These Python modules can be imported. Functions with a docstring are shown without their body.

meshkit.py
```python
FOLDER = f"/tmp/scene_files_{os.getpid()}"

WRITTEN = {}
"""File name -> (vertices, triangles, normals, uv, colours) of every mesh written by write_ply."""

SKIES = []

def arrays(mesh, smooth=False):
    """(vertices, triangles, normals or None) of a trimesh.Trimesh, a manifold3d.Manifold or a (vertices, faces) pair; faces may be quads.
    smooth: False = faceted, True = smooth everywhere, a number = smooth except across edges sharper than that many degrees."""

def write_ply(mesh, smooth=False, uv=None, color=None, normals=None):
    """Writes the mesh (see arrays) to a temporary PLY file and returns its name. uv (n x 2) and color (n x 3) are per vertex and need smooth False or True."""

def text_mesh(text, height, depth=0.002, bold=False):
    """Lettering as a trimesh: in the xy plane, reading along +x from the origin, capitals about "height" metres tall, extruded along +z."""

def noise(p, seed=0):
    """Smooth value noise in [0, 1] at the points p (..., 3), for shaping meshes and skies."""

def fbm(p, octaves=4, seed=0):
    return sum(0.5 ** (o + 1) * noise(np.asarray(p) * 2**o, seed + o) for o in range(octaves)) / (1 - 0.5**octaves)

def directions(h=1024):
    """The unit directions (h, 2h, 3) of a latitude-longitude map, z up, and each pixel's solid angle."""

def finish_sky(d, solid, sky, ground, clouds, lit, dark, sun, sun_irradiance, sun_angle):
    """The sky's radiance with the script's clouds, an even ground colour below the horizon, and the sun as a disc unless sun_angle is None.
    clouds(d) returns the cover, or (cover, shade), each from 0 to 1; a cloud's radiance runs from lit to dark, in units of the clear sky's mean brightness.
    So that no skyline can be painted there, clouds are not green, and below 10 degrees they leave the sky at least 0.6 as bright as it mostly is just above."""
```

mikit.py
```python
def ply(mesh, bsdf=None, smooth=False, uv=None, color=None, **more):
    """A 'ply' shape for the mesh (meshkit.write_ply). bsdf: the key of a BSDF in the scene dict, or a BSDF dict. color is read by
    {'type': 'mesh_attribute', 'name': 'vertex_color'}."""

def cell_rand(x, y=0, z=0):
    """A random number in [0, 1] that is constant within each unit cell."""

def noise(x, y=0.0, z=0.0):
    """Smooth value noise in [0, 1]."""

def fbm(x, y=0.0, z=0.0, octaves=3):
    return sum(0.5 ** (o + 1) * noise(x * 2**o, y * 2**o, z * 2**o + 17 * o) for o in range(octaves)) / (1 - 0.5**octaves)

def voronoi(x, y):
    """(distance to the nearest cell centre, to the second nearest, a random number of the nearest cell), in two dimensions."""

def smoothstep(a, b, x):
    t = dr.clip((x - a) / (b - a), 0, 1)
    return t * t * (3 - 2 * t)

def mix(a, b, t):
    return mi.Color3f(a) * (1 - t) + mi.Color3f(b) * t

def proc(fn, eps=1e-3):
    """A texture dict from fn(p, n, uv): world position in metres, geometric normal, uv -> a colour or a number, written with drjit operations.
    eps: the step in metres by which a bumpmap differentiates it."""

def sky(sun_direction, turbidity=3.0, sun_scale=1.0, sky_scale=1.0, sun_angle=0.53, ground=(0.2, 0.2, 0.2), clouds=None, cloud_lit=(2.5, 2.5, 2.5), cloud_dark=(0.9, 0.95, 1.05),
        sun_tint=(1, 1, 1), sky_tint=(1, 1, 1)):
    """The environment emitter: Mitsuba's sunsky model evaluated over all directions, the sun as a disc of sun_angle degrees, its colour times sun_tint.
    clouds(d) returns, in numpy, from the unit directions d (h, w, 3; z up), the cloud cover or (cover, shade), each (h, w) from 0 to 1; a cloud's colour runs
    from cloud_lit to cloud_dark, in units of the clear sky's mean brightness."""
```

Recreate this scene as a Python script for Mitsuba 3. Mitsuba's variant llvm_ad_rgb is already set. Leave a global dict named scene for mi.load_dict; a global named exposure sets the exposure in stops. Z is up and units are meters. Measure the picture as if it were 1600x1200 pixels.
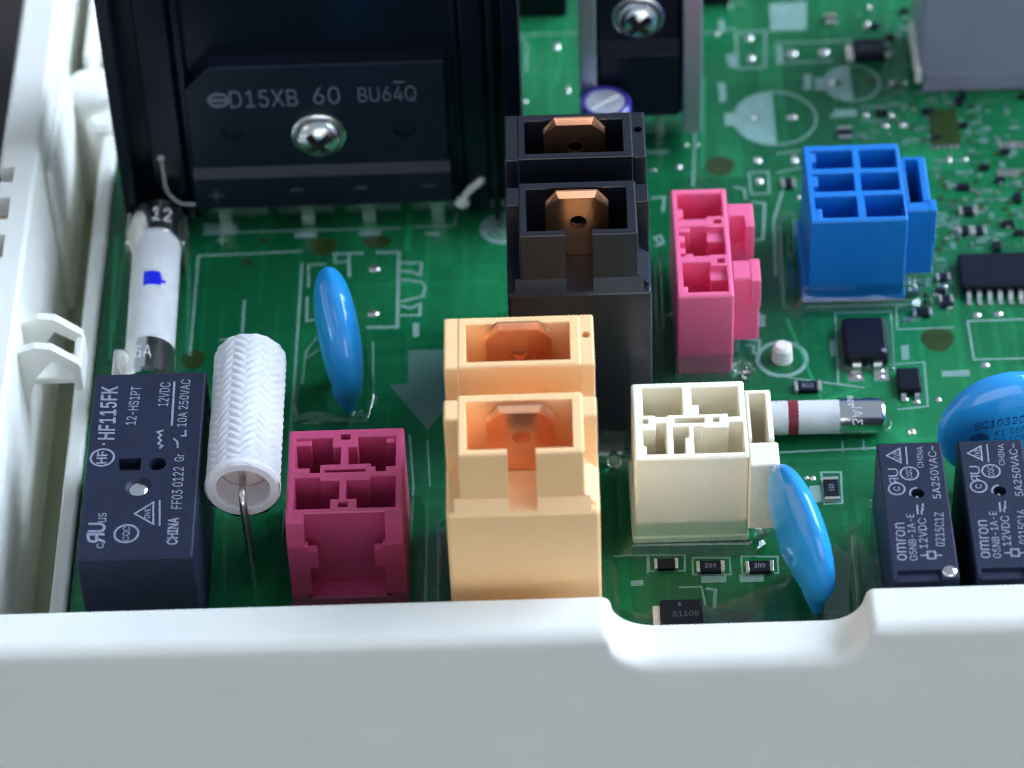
import math, random
import numpy as np, trimesh, shapely, mitsuba as mi, drjit as dr, mikit, meshkit
import manifold3d as m3
from shapely.geometry import Polygon, LineString, Point, box as sbox
from mikit import fbm, noise, smoothstep, mix, cell_rand

T = mi.ScalarTransform4f
MM = 0.001
scene, labels = {}, {}
rng = random.Random(7)

# ------------------------------------------------------------------ camera, light, exposure
EYE = np.array([53.0573, -257.0152, 291.5656])
FWD = np.array([-0.0135435, 0.7152252, -0.6987628])
UPV = np.array([0.0299757, 0.6988032, 0.7146856])
scene['camera'] = {'type': 'thinlens', 'fov': 16.778, 'fov_axis': 'x', 'aperture_radius': 0.0025, 'focus_distance': 0.391, 'near_clip': 0.02, 'far_clip': 20.0,
                   'to_world': T().look_at(origin=(EYE * MM).tolist(), target=((EYE + FWD * 400) * MM).tolist(), up=UPV.tolist())}
exposure = 0.7
scene['room_light'] = {'type': 'constant', 'radiance': {'type': 'rgb', 'value': [0.20, 0.245, 0.31]}}
def lamp(name, pos, aim, w, h, rad):
    scene[name] = {'type': 'rectangle', 'to_world': T().look_at(origin=pos, target=aim, up=[0, 0, 1]) @ T().scale([w / 2, h / 2, 1]),
                   'bsdf': {'type': 'diffuse', 'reflectance': {'type': 'rgb', 'value': [0.6, 0.6, 0.6]}},
                   'emitter': {'type': 'area', 'radiance': {'type': 'rgb', 'value': rad}}}
lamp('window_pane', [1.20, 0.46, 0.84], [0.05, 0.04, 0.0], 1.2, 0.95, [5.8, 7.0, 8.8])
labels['window_pane'] = {'label': 'tall bright window pane letting cool daylight onto the circuit board', 'category': 'window', 'kind': 'structure'}
lamp('warm_fill', [-1.2, -0.25, 0.75], [0.05, 0.04, 0.0], 0.7, 0.5, [0.7, 0.56, 0.38])  # added dim warm fill from the left, not a known lamp
lamp('front_fill', [0.35, -1.5, 0.45], [0.05, 0.04, 0.0], 1.5, 1.0, [1.02, 1.08, 1.16])  # added fill panel behind the camera, unseen, brightens front-facing sides
labels['front_fill'] = {'label': 'wide pale added fill door behind the viewer lighting the case front', 'category': 'panel', 'kind': 'structure'}
labels['warm_fill'] = {'label': 'dim warm added fill light shining over the white case side', 'category': 'lamp', 'kind': 'structure'}

# ------------------------------------------------------------------ materials
def rgb(c): return {'type': 'rgb', 'value': list(map(float, c))}
def mat(name, **k): scene[name] = k; return name
def plastic(name, c, rough=0.35, spec=0.5, **k): return mat(name, type='principled', base_color=c if isinstance(c, dict) else rgb(c), roughness=rough, specular=spec, **k)
def wet(name, c, alpha=0.06): return mat(name, type='roughplastic', diffuse_reflectance=c if isinstance(c, dict) else rgb(c), alpha=alpha, int_ior=1.36, nonlinear=True)
def tint(c, amount=0.12, freq=900.0):
    c = tuple(c)
    def fn(p, n, uv):
        k = fbm(p.x * freq, p.y * freq, p.z * freq) * 0.6 + fbm(p.x * freq / 9, p.y * freq / 9, p.z * freq / 9) * 0.4
        return mi.Color3f(*c) * (1 + amount * (k - 0.5) * 2)
    return mikit.proc(fn, 1e-5)
def board_colour(p, n, uv):
    x, y = p.x * 1000, p.y * 1000
    a = fbm(x * 0.05 + 3, y * 0.05, 0.0)
    pour = cell_rand(dr.floor(x / 9.0 + 0.4 * noise(y * 0.1)), dr.floor(y / 13.0)) * 0.5 + cell_rand(dr.floor(x / 3.1), dr.floor(y / 21.0), 5) * 0.5
    c = mix((0.010, 0.172, 0.064), (0.025, 0.290, 0.114), smoothstep(0.3, 0.7, a * 0.65 + pour * 0.35))
    fx = x / 2.3 - dr.floor(x / 2.3); fy = y / 2.7 - dr.floor(y / 2.7)
    tr = dr.select((fx < 0.3) & (cell_rand(dr.floor(x / 2.3), dr.floor(y / 19.0), 2) > 0.6), 1.0, 0.0) + dr.select((fy < 0.25) & (cell_rand(dr.floor(x / 23.0), dr.floor(y / 2.7), 3) > 0.72), 1.0, 0.0)
    c = c * (1.0 + 0.16 * dr.minimum(tr, 1.0))
    fine = fbm(x * 2.2, y * 2.2, 1.0)
    return c * (0.9 + 0.2 * fine)
wet('green_mask', mikit.proc(board_colour, 1e-5), 0.05)
wet('green_trace', (0.03, 0.38, 0.16), 0.06)
wet('silk_ink', tint((0.32, 0.48, 0.43), 0.2, 1500), 0.08)
wet('silk_grey', (0.17, 0.32, 0.26), 0.1)
wet('solder_mask_brown', tint((0.05, 0.095, 0.025), 0.35, 1200), 0.1)
def case_colour(p, n, uv):
    x, y, z = p.x * 1000, p.y * 1000, p.z * 1000
    c = mi.Color3f(0.735, 0.73, 0.665) * (0.96 + 0.08 * fbm(x * 0.12, y * 0.12, z * 0.12))
    g = cell_rand(dr.floor(x * 1.3), dr.floor(y * 1.3), dr.floor(z * 1.3))
    d = dr.sqrt(dr.square(x * 1.3 - dr.floor(x * 1.3) - 0.5) + dr.square(z * 1.3 - dr.floor(z * 1.3) - 0.5) + dr.square(y * 1.3 - dr.floor(y * 1.3) - 0.5))
    spot = dr.select((g > 0.988) & (d < 0.16), 0.80, 1.0)
    return c * spot
plastic('case_white', mikit.proc(case_colour, 1e-5), 0.36, 0.4)
plastic('yellow_nylon', tint((0.90, 0.56, 0.27), 0.04), 0.36, 0.45)
plastic('black_nylon', tint((0.009, 0.010, 0.016), 0.2), 0.28, 0.5)
plastic('pink_nylon', tint((0.80, 0.13, 0.27), 0.05), 0.34, 0.45)
plastic('magenta_nylon', tint((0.46, 0.055, 0.145), 0.05), 0.36, 0.45)
plastic('blue_nylon', tint((0.006, 0.165, 0.53), 0.05), 0.36, 0.45)
plastic('white_nylon', tint((0.80, 0.745, 0.60), 0.04), 0.34, 0.45)
plastic('relay_case', tint((0.013, 0.017, 0.038), 0.35, 3500), 0.5, 0.28)
plastic('rectifier_case', tint((0.006, 0.010, 0.020), 0.2, 2500), 0.38, 0.3)
plastic('anodised_black', tint((0.002, 0.004, 0.010), 0.2, 1500), 0.26, 0.32)
plastic('chip_black', tint((0.004, 0.006, 0.014), 0.2, 2500), 0.36, 0.25)
plastic('recess_shade', (0.003, 0.003, 0.005), 0.5, 0.3)
plastic('print_grey', tint((0.22, 0.235, 0.29), 0.4, 2500), 0.6, 0.2)
plastic('print_dim', tint((0.10, 0.115, 0.15), 0.15, 4000), 0.6, 0.2)
plastic('print_blue', (0.01, 0.06, 0.22), 0.5, 0.3)
plastic('epoxy_blue', tint((0.020, 0.29, 0.70), 0.06), 0.10, 0.5, clearcoat=0.6, clearcoat_gloss=0.95)
plastic('sleeve_fibre', tint((0.60, 0.60, 0.61), 0.08, 2500), 0.6, 0.3)
plastic('sleeve_lip', tint((0.70, 0.66, 0.67), 0.08, 1500), 0.55, 0.3)
plastic('sleeve_core', (0.62, 0.50, 0.47), 0.5, 0.4)
plastic('ceramic', tint((0.62, 0.615, 0.60), 0.16, 600), 0.4, 0.5)
plastic('ink_blue', (0.01, 0.02, 0.62), 0.4, 0.4)
plastic('ink_red', tint((0.20, 0.02, 0.03), 0.1), 0.4, 0.4)
plastic('glue_dim', tint((0.24, 0.24, 0.22), 0.2, 900), 0.15, 0.5)
plastic('glue', tint((0.62, 0.58, 0.50), 0.2, 900), 0.3, 0.5)
mat('tin', type='principled', base_color=rgb((0.74, 0.72, 0.68)), metallic=1.0, roughness=0.28)
mat('nickel', type='principled', base_color=rgb((0.74, 0.73, 0.71)), metallic=1.0, roughness=0.17)
mat('zinc', type='principled', base_color=tint((0.74, 0.76, 0.72), 0.1, 1500), metallic=1.0, roughness=0.24)
mat('aluminium', type='principled', base_color=rgb((0.52, 0.55, 0.60)), metallic=0.9, roughness=0.42)
mat('copper', type='principled', base_color=tint((0.80, 0.40, 0.23), 0.2, 700), metallic=0.95, roughness=0.22)
mat('can_top', type='principled', base_color=rgb((0.70, 0.71, 0.78)), metallic=0.4, roughness=0.3)
plastic('sleeve_purple', (0.06, 0.04, 0.32), 0.2, 0.5)
plastic('grey_cover', tint((0.20, 0.205, 0.25), 0.12, 400), 0.3, 0.5)
plastic('bench_dark', mikit.proc(lambda p, n, uv: mix((0.016, 0.012, 0.011), (0.030, 0.023, 0.021), fbm(p.x * 8, p.y * 90, p.z * 8)), 1e-4), 0.5, 0.4)
plastic('slot_warm_light', tint((0.52, 0.43, 0.30), 0.1, 300), 0.5, 0.3)  # tan paints warm light onto the white plastic inside the slots
plastic('trough_shade_olive', tint((0.30, 0.32, 0.20), 0.15, 200), 0.2, 0.5)  # dark olive puts the shade of the deep trough into the floor colour
mat('resin_film', type='thindielectric', int_ior=1.4, specular_transmittance=rgb((0.72, 0.86, 0.80)))
mat('clear_drop', type='dielectric', int_ior=1.45)

# ------------------------------------------------------------------ helpers (all sizes in millimetres)
used = {}
def numbered(key):
    n = used.get(key, -1) + 1
    used[key] = n
    return key if n == 0 else f'{key}_{n:03d}'
def arr(mesh):
    if hasattr(mesh, 'to_mesh'):
        m = mesh.to_mesh(); return np.array(m.vert_properties[:, :3], float), np.array(m.tri_verts, int)
    if isinstance(mesh, tuple): return np.asarray(mesh[0], float), np.asarray(mesh[1], int)
    return np.array(mesh.vertices), np.array(mesh.faces)
def add(name, mesh, m, parent=None, smooth=False, label=None):
    v, f = arr(mesh)
    key = numbered(parent + '__' + name if parent else name)
    scene[key] = mikit.ply((v * MM, f), m, smooth=smooth)
    if label: labels[key] = {'label': label}
    return key
def thing(name, label, cat, group=None, kind=None):
    key = numbered(name)
    labels[key] = {'label': label, 'category': cat}
    if group: labels[key]['group'] = group
    if kind: labels[key]['kind'] = kind
    return key
def cube(x0, x1, y0, y1, z0, z1): return m3.Manifold.cube((x1 - x0, y1 - y0, z1 - z0)).translate((x0, y0, z0))
def hull(pts): return m3.Manifold.hull_points(np.asarray(pts, float))
def cbox(x0, x1, y0, y1, z0, z1, c=0.2):
    pts = []
    for x, sx in ((x0, 1), (x1, -1)):
        for y, sy in ((y0, 1), (y1, -1)):
            for z, sz in ((z0, 1), (z1, -1)):
                pts += [(x + sx * c, y + sy * c * 0.4, z + sz * c * 0.4), (x + sx * c * 0.4, y + sy * c, z + sz * c * 0.4), (x + sx * c * 0.4, y + sy * c * 0.4, z + sz * c),
                        (x, y + sy * c, z + sz * c), (x + sx * c, y, z + sz * c), (x + sx * c, y + sy * c, z)]
    return hull(pts)
def cavity(x0, x1, y0, y1, zt, depth, c=0.14):
    m = cube(x0, x1, y0, y1, zt - depth, zt + 1)
    return m + hull([(x, y, zt - c) for x in (x0, x1) for y in (y0, y1)] + [(x, y, zt + 0.2) for x in (x0 - c, x1 + c) for y in (y0 - c, y1 + c)])
def prism_y(pts, y0, y1): # polygon in x,z extruded along y
    return m3.Manifold.extrude(m3.CrossSection([ccw(pts)]), y1 - y0).transform([[1, 0, 0, 0], [0, 0, -1, y1], [0, 1, 0, 0]])
def prism_x(pts, x0, x1): # polygon in y,z extruded along x
    return m3.Manifold.extrude(m3.CrossSection([ccw(pts)]), x1 - x0).transform([[0, 0, 1, x0], [1, 0, 0, 0], [0, 1, 0, 0]])
def prism_z(pts, z0, z1): return m3.Manifold.extrude(m3.CrossSection([ccw(pts)]), z1 - z0).translate((0, 0, z0))
def ccw(p):
    p = np.asarray(p, float); a = np.sum(p[:, 0] * np.roll(p[:, 1], -1) - np.roll(p[:, 0], -1) * p[:, 1])
    return p if a > 0 else p[::-1]
def cyl(p0, p1, r, r2=None, seg=40):
    p0, p1 = np.asarray(p0, float), np.asarray(p1, float)
    z = p1 - p0; L = np.linalg.norm(z); z = z / L
    x = np.cross(z, [0, 0, 1.0] if abs(z[2]) < 0.9 else [1.0, 0, 0]); x /= np.linalg.norm(x); y = np.cross(z, x)
    return m3.Manifold.cylinder(L, r, r if r2 is None else r2, seg).transform(np.column_stack([x, y, z, p0]))
def frame(m, O, R, U, N): return m.transform(np.column_stack([R, U, N, O]))
def lathe(profile, seg=48): # (r, z) outline closed on the axis
    return m3.Manifold.revolve(m3.CrossSection([ccw(profile)]), seg)
def ball(c, r, seg=24): return m3.Manifold.sphere(r, seg).translate(tuple(c))
def tube(points, r, seg=12):
    p = np.asarray(points, float)
    m = m3.Manifold()
    for a, b in zip(p[:-1], p[1:]): m = m + cyl(a, b, r, seg=seg)
    for a in p[1:-1]: m = m + m3.Manifold.sphere(r, seg).translate(tuple(a))
    return m
def smooth_path(points, n=8):
    p = np.asarray(points, float); out = []
    q = np.vstack([2 * p[0] - p[1], p, 2 * p[-1] - p[-2]])
    for i in range(1, len(q) - 2):
        for t in np.linspace(0, 1, n, endpoint=False):
            a, b, c, d = q[i - 1], q[i], q[i + 1], q[i + 2]
            out.append(0.5 * (2 * b + (c - a) * t + (2 * a - 5 * b + 4 * c - d) * t * t + (3 * b - a - 3 * c + d) * t ** 3))
    return np.array(out + [p[-1]])
def sheet(poly, O, R, U, d=0.03): # flat print: shapely polygon in the frame O + x R + y U
    O, R, U = (np.asarray(v, float) for v in (O, R, U))
    N = np.cross(R, U); N /= np.linalg.norm(N)
    ms = [trimesh.creation.extrude_polygon(g, 1.0, engine='earcut') for g in getattr(poly, 'geoms', [poly]) if not g.is_empty and g.area > 1e-6]
    m = trimesh.util.concatenate(ms); v = m.vertices
    return (O + v[:, :1] * R + v[:, 1:2] * U + (0.004 + v[:, 2:] * d) * N, m.faces)
GLYPHS = {}
def lettering(parent, s, O, Rv, Uv, m='print_grey', name='lettering', bold=False, d=0.03, mirror=False):
    """The words fitted into the parallelogram O, O + Rv, O + Uv."""
    O, Rv, Uv = (np.asarray(v, float) for v in (O, Rv, Uv))
    if (s, bold) not in GLYPHS: GLYPHS[s, bold] = meshkit.text_mesh(s, 1.0, 1.0, bold)
    t = GLYPHS[s, bold]
    v = np.array(t.vertices); lo, hi = v.min(0), v.max(0); v = (v - lo) / (hi - lo)
    N = np.cross(Rv, Uv); N /= np.linalg.norm(N); f = t.faces
    if mirror: N = -N; f = f[:, ::-1]
    return add(name, (O + v[:, :1] * Rv + v[:, 1:2] * Uv + (0.004 + v[:, 2:] * d) * N, f), m, parent)
def decal(parent, poly, O, R=(1, 0, 0), U=(0, 1, 0), m='print_grey', name='marking', d=0.03): return add(name, sheet(poly, O, R, U, d), m, parent)
def stroke(pts, w): return LineString(pts).buffer(w / 2, cap_style='square', join_style='mitre')
def ring(cx, cy, r, w): return Point(cx, cy).buffer(r, 32).difference(Point(cx, cy).buffer(r - w, 32))

# ------------------------------------------------------------------ bench and white case
add('bench', cbox(-700, 800, -600, 900, -60, -30, 2), 'bench_dark'); labels['bench'] = {'label': 'dark brown bench surface under the white case', 'category': 'bench', 'kind': 'structure'}

case = thing('control_case', 'open white plastic case holding the green circuit board, front wall with a dipped notch', 'case')
def top_curve():
    pts = [(-15.2, 15.2), (40, 15.2), (56.2, 15.2)]
    for a in np.linspace(90, 8, 10)[1:]: pts.append((56.6 + 1.3 * math.cos(math.radians(a)), 13.9 + 1.3 * math.sin(math.radians(a))))
    for a in np.linspace(184, 270, 18): pts.append((62.9 + 4.95 * math.cos(math.radians(a)), 13.9 + 3.5 * math.sin(math.radians(a))))
    pts += [(70, 10.4), (80.6, 10.4)]
    for a in np.linspace(-90, -6, 14): pts.append((81.2 + 3.9 * math.cos(math.radians(a)), 14.3 + 3.9 * math.sin(math.radians(a))))
    for a in np.linspace(174, 90, 8): pts.append((86.2 + 1.0 * math.cos(math.radians(a)), 14.25 + 1.0 * math.sin(math.radians(a))))
    pts += [(100, 15.25), (140, 15.25)]
    out = [pts[0]]
    for p in pts[1:]:
        if p[0] > out[-1][0] + 0.01: out.append(p)
    return np.array(out)
def front_wall():
    c = top_curve(); c = np.array(LineString(c).segmentize(0.8).coords)
    t = np.gradient(c, axis=0); t /= np.linalg.norm(t, axis=1, keepdims=True); n = np.stack([-t[:, 1], t[:, 0]], 1)
    s = np.concatenate([[0], np.cumsum(np.linalg.norm(np.diff(c, axis=0), axis=1))]); k_ = np.exp(-0.5 * ((s[:, None] - s[None]) / 1.6) ** 2) * np.gradient(s)[None]
    n = k_ @ n / k_.sum(1, keepdims=True); n[:, 0] *= 0.4
    rows = []
    def row(y, off, bottom=None):
        p = c + n * off if bottom is None else np.stack([(c + n * off)[:, 0], np.full(len(c), bottom)], 1)
        rows.append(np.stack([p[:, 0], np.full(len(c), y), p[:, 1]], 1))
    row(-7.0, 0, -22); row(-7.0, -0.35); row(-7.1, -0.1); row(-7.35, 0)
    row(-11.0, 0)
    r = 1.7
    for a in np.linspace(0, 90, 8)[1:]: row(-11.0 - r * math.sin(math.radians(a)), -r * (1 - math.cos(math.radians(a))))
    row(-12.73, -2.1); row(-13.1, -2.1, -28)
    for k_ in range(-4, 0): rows[k_][:, 0] = np.maximum.accumulate(rows[k_][:, 0]) + np.arange(len(c)) * 1e-5
    k_ = np.argsort(rows[-2][:, 0]); lowz = np.minimum(rows[-2][:, 2], np.interp(rows[-2][:, 0], rows[-3][:, 0], rows[-3][:, 2])); rows[-2][:, 2] = lowz
    v = np.vstack(rows); k = len(c); f = []
    for i in range(len(rows) - 1):
        for j in range(k - 1):
            a, b = i * k + j, i * k + j + 1
            f += [(a, a + k, b + k), (a, b + k, b)]
    f += [(i * k, (len(rows) - 1) * k, 0) for i in range(0)]
    return trimesh.Trimesh(v, np.array(f)[:, ::-1], process=False)
fw = front_wall()
if fw.face_normals[np.argmax(fw.triangles_center[:, 2])][2] < 0: fw.invert()
add('front_wall', fw, 'case_white', case, 38)
side = cbox(-14.6, -10.0, -6.9, 150, -28, 16.0, 0.5)
for ya, yb in ((49.2, 53.2), (56.0, 60.0), (62.8, 65.6)): side -= cube(-15, -12.6, ya, yb, 4, 17)
add('side_wall', side, 'case_white', case)
for ya, yb in ((49.2, 53.2), (56.0, 60.0), (62.8, 65.6)): add('slot_lit_fill', cube(-14.3, -12.65, ya + 0.02, yb - 0.02, 4.02, 13.0), 'slot_warm_light', case)  # blocks added in the slots to carry the painted warm light
add('case_floor', cube(-10.1, 140, -6.95, 150, -16, -13), 'trough_shade_olive', case)
add('board_ledge', cbox(-5.3, -3.35, -6.8, 150, -13.1, 1.0, 0.35), 'case_white', case)
arm = [(-10.2, 4), (-10.2, 13.0), (-8.0, 13.8), (-6.0, 13.5), (-3.0, 10.9), (-2.9, 7.0), (-3.7, 6.8), (-4.0, 10.0), (-6.2, 11.6), (-8.2, 9.0)]
hook = prism_y(arm, 35.6, 36.7) + prism_y(arm, 40.6, 41.7) + cbox(-3.9, -2.85, 35.6, 41.7, 6.6, 10.6, 0.25) + cbox(-10.1, -3.2, 36.5, 40.8, 7.0, 8.0, 0.2)
add('snap_hook', hook, 'case_white', case)
boss = lathe([(0, -13), (3.9, -13)] + [(3.7 * math.cos(x_) ** 0.6, 3.2 + 1.8 * math.sin(x_)) for x_ in np.linspace(0, math.pi / 2 - 0.02, 10)] + [(0, 5.0)], 40).translate((-6.9, 95.5, 0))
boss += lathe([(0, -13), (2.6, -13), (2.4, 1.6), (1.6, 2.2), (0, 2.2)], 36).translate((-5.2, 91.2, 0))
add('screw_boss', boss, 'case_white', case, 35)
add('rib', cbox(-10.2, -9.0, 70.5, 92.5, -13, 10.5, 0.5), 'case_white', case)
add('rib', cbox(-8.0, -6.9, 98.5, 125, -13, 6.5, 0.5), 'case_white', case)

# ------------------------------------------------------------------ circuit board
board = thing('circuit_board', 'green printed circuit board with white silkscreen, wet with clear resin, filling the white case', 'circuit board')
add('substrate', cbox(-3.3, 139, -6.8, 149, -1.6, 0, 0.15), 'green_mask', board)
def silk(poly, m='silk_ink', name='silkscreen_mark'): return add(name, sheet(poly, (0, 0, 0), (1, 0, 0), (0, 1, 0), 0.03), m, board)
def silk_word(s, O, Rv, Uv, m='silk_ink'): return lettering(board, s, (*O, 0), (*Rv, 0), (*Uv, 0), m, 'silkscreen_lettering')
LINES = [([(8.28, 48.11), (8.33, 66.07), (21.18, 66.32)], 0.32), ([(21.42, 64.05), (21.17, 42.88), (20.94, 31.72)], 0.32), ([(14.5, 57.55), (14.48, 50.67)], 0.32), ([(11.9, 50.67), (17.14, 50.78)], 0.32), ([(8.76, 70.13), (15.39, 70.31), (33.59, 70.09)], 0.25), ([(35.21, 70.25), (40.54, 70.25), (40.78, 72.8)], 0.25), ([(11.13, 69.66), (11.2, 68.21)], 0.3), ([(10.61, 68.84), (11.82, 68.91)], 0.3), ([(25.38, 65.65), (28.91, 65.61)], 0.4), ([(30.84, 65.64), (33.49, 65.64), (33.49, 51.99), (29.89, 52.04)], 0.45), ([(27.24, 65.21), (27.4, 61.42)], 0.4), ([(25.46, 65.53), (25.5, 64.1), (27.18, 64.14)], 0.3), ([(33.83, 63.61), (36.39, 63.49), (36.25, 61.25), (34.89, 62.02), (33.93, 62.06)], 0.35), ([(33.95, 60.53), (36.49, 59.95), (36.82, 59.12), (36.59, 57.38), (33.99, 56.57)], 0.35), ([(34.0, 55.76), (34.95, 55.26), (36.29, 56.0), (36.22, 53.93), (34.02, 54.03)], 0.35), ([(22.35, 59.76), (22.23, 63.77), (24.31, 63.8)], 0.3), ([(22.25, 57.79), (22.31, 53.52), (23.17, 53.71)], 0.3), ([(23.66, 50.38), (22.4, 48.06), (22.19, 42.5)], 0.3), ([(23.87, 48.22), (22.59, 46.93)], 0.25), ([(30.56, 49.4), (30.72, 39.94)], 0.2), ([(71.82, 89.16), (70.88, 76.56)], 0.3), ([(65.19, 83.34), (67.91, 83.21)], 0.45), ([(64.94, 87.56), (67.83, 87.16)], 0.25), ([(78.09, 107.16), (82.04, 107.51), (81.47, 99.84), (77.84, 99.75), (78.09, 107.16)], 0.3), ([(73.83, 107.37), (78.15, 108.11)], 0.25), ([(83.23, 104.73), (93.28, 104.77)], 0.25), ([(82.95, 100.43), (90.41, 100.73)], 0.25), ([(65.65, 74.34), (67.12, 74.52), (66.85, 71.84)], 0.35), ([(66.11, 65.83), (65.51, 66.82), (66.33, 67.26), (66.67, 65.81), (65.77, 65.37)], 0.3), ([(76.14, 76.07), (77.33, 75.52), (77.39, 73.79)], 0.3), ([(78.24, 73.02), (79.76, 72.7), (79.08, 65.84), (78.13, 66.0)], 0.35), ([(76.21, 52.51), (77.85, 52.44), (77.65, 50.51), (76.85, 50.2)], 0.3), ([(74.58, 46.02), (74.93, 48.02), (77.55, 47.68), (77.25, 45.34), (76.56, 45.48), (76.8, 46.82), (75.71, 46.75)], 0.35), ([(87.05, 52.03), (93.84, 51.96), (93.38, 41.65)], 0.25), ([(87.05, 52.03), (86.47, 39.74), (89.47, 38.96)], 0.25), ([(109.85, 50.0), (103.0, 49.96), (103.06, 43.22), (109.06, 43.18)], 0.3), ([(78.84, 28.57), (90.12, 28.83)], 0.3), ([(86.17, 30.06), (86.12, 28.47)], 0.25), ([(88.66, 30.16), (88.6, 28.58)], 0.25), ([(83.31, 25.13), (85.62, 25.04), (85.38, 20.09), (83.3, 19.97), (83.31, 25.13)], 0.25), ([(92.87, 42.77), (97.04, 43.04), (96.77, 35.49), (93.25, 35.1)], 0.25), ([(88.72, 39.1), (80.59, 41.09)], 0.22), ([(58.78, 12.69), (62.59, 12.73), (62.48, 10.06)], 0.22), ([(62.66, 12.73), (66.82, 12.57), (66.71, 10.19), (62.71, 10.25), (62.66, 12.73)], 0.22), ([(67.67, 12.13), (71.9, 11.97), (71.9, 9.39), (67.62, 9.56), (67.67, 12.13)], 0.22), ([(73.22, 12.11), (77.37, 11.95), (77.27, 9.38), (73.21, 9.54), (73.22, 12.11)], 0.22), ([(66.01, 7.67), (68.47, 7.67), (68.77, 4.93)], 0.25), ([(69.11, 7.35), (70.04, 7.12), (69.75, 4.41)], 0.4), ([(80.25, 59.28), (80.67, 69.38), (82.08, 74.81)], 0.3), ([(97.77, 53.85), (94.54, 52.84), (94.34, 48.87), (101.18, 48.91)], 0.25), ([(83.78, 53.32), (95.37, 53.27)], 0.3), ([(89.53, 89.34), (92.45, 89.46)], 0.5), ([(93.41, 90.96), (99.26, 91.2)], 0.22), ([(93.19, 88.39), (95.9, 88.0)], 0.22), ([(78.09, 78.71), (80.55, 78.85), (80.45, 74.64), (78.16, 74.5), (78.09, 78.71)], 0.25), ([(82.01, 82.29), (84.91, 82.66)], 0.25), ([(81.76, 78.54), (84.68, 79.4)], 0.25), ([(49.45, 108.18), (56.73, 108.23)], 0.25), ([(49.44, 107.5), (50.19, 106.1), (49.94, 100.72)], 0.3), ([(35.17, 33.26), (35.7, 24.81), (35.34, 15.63)], 0.25), ([(37.3, 32.1), (37.65, 24.73)], 0.2)]
for pts, w in LINES: silk(stroke(pts, w))
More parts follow.
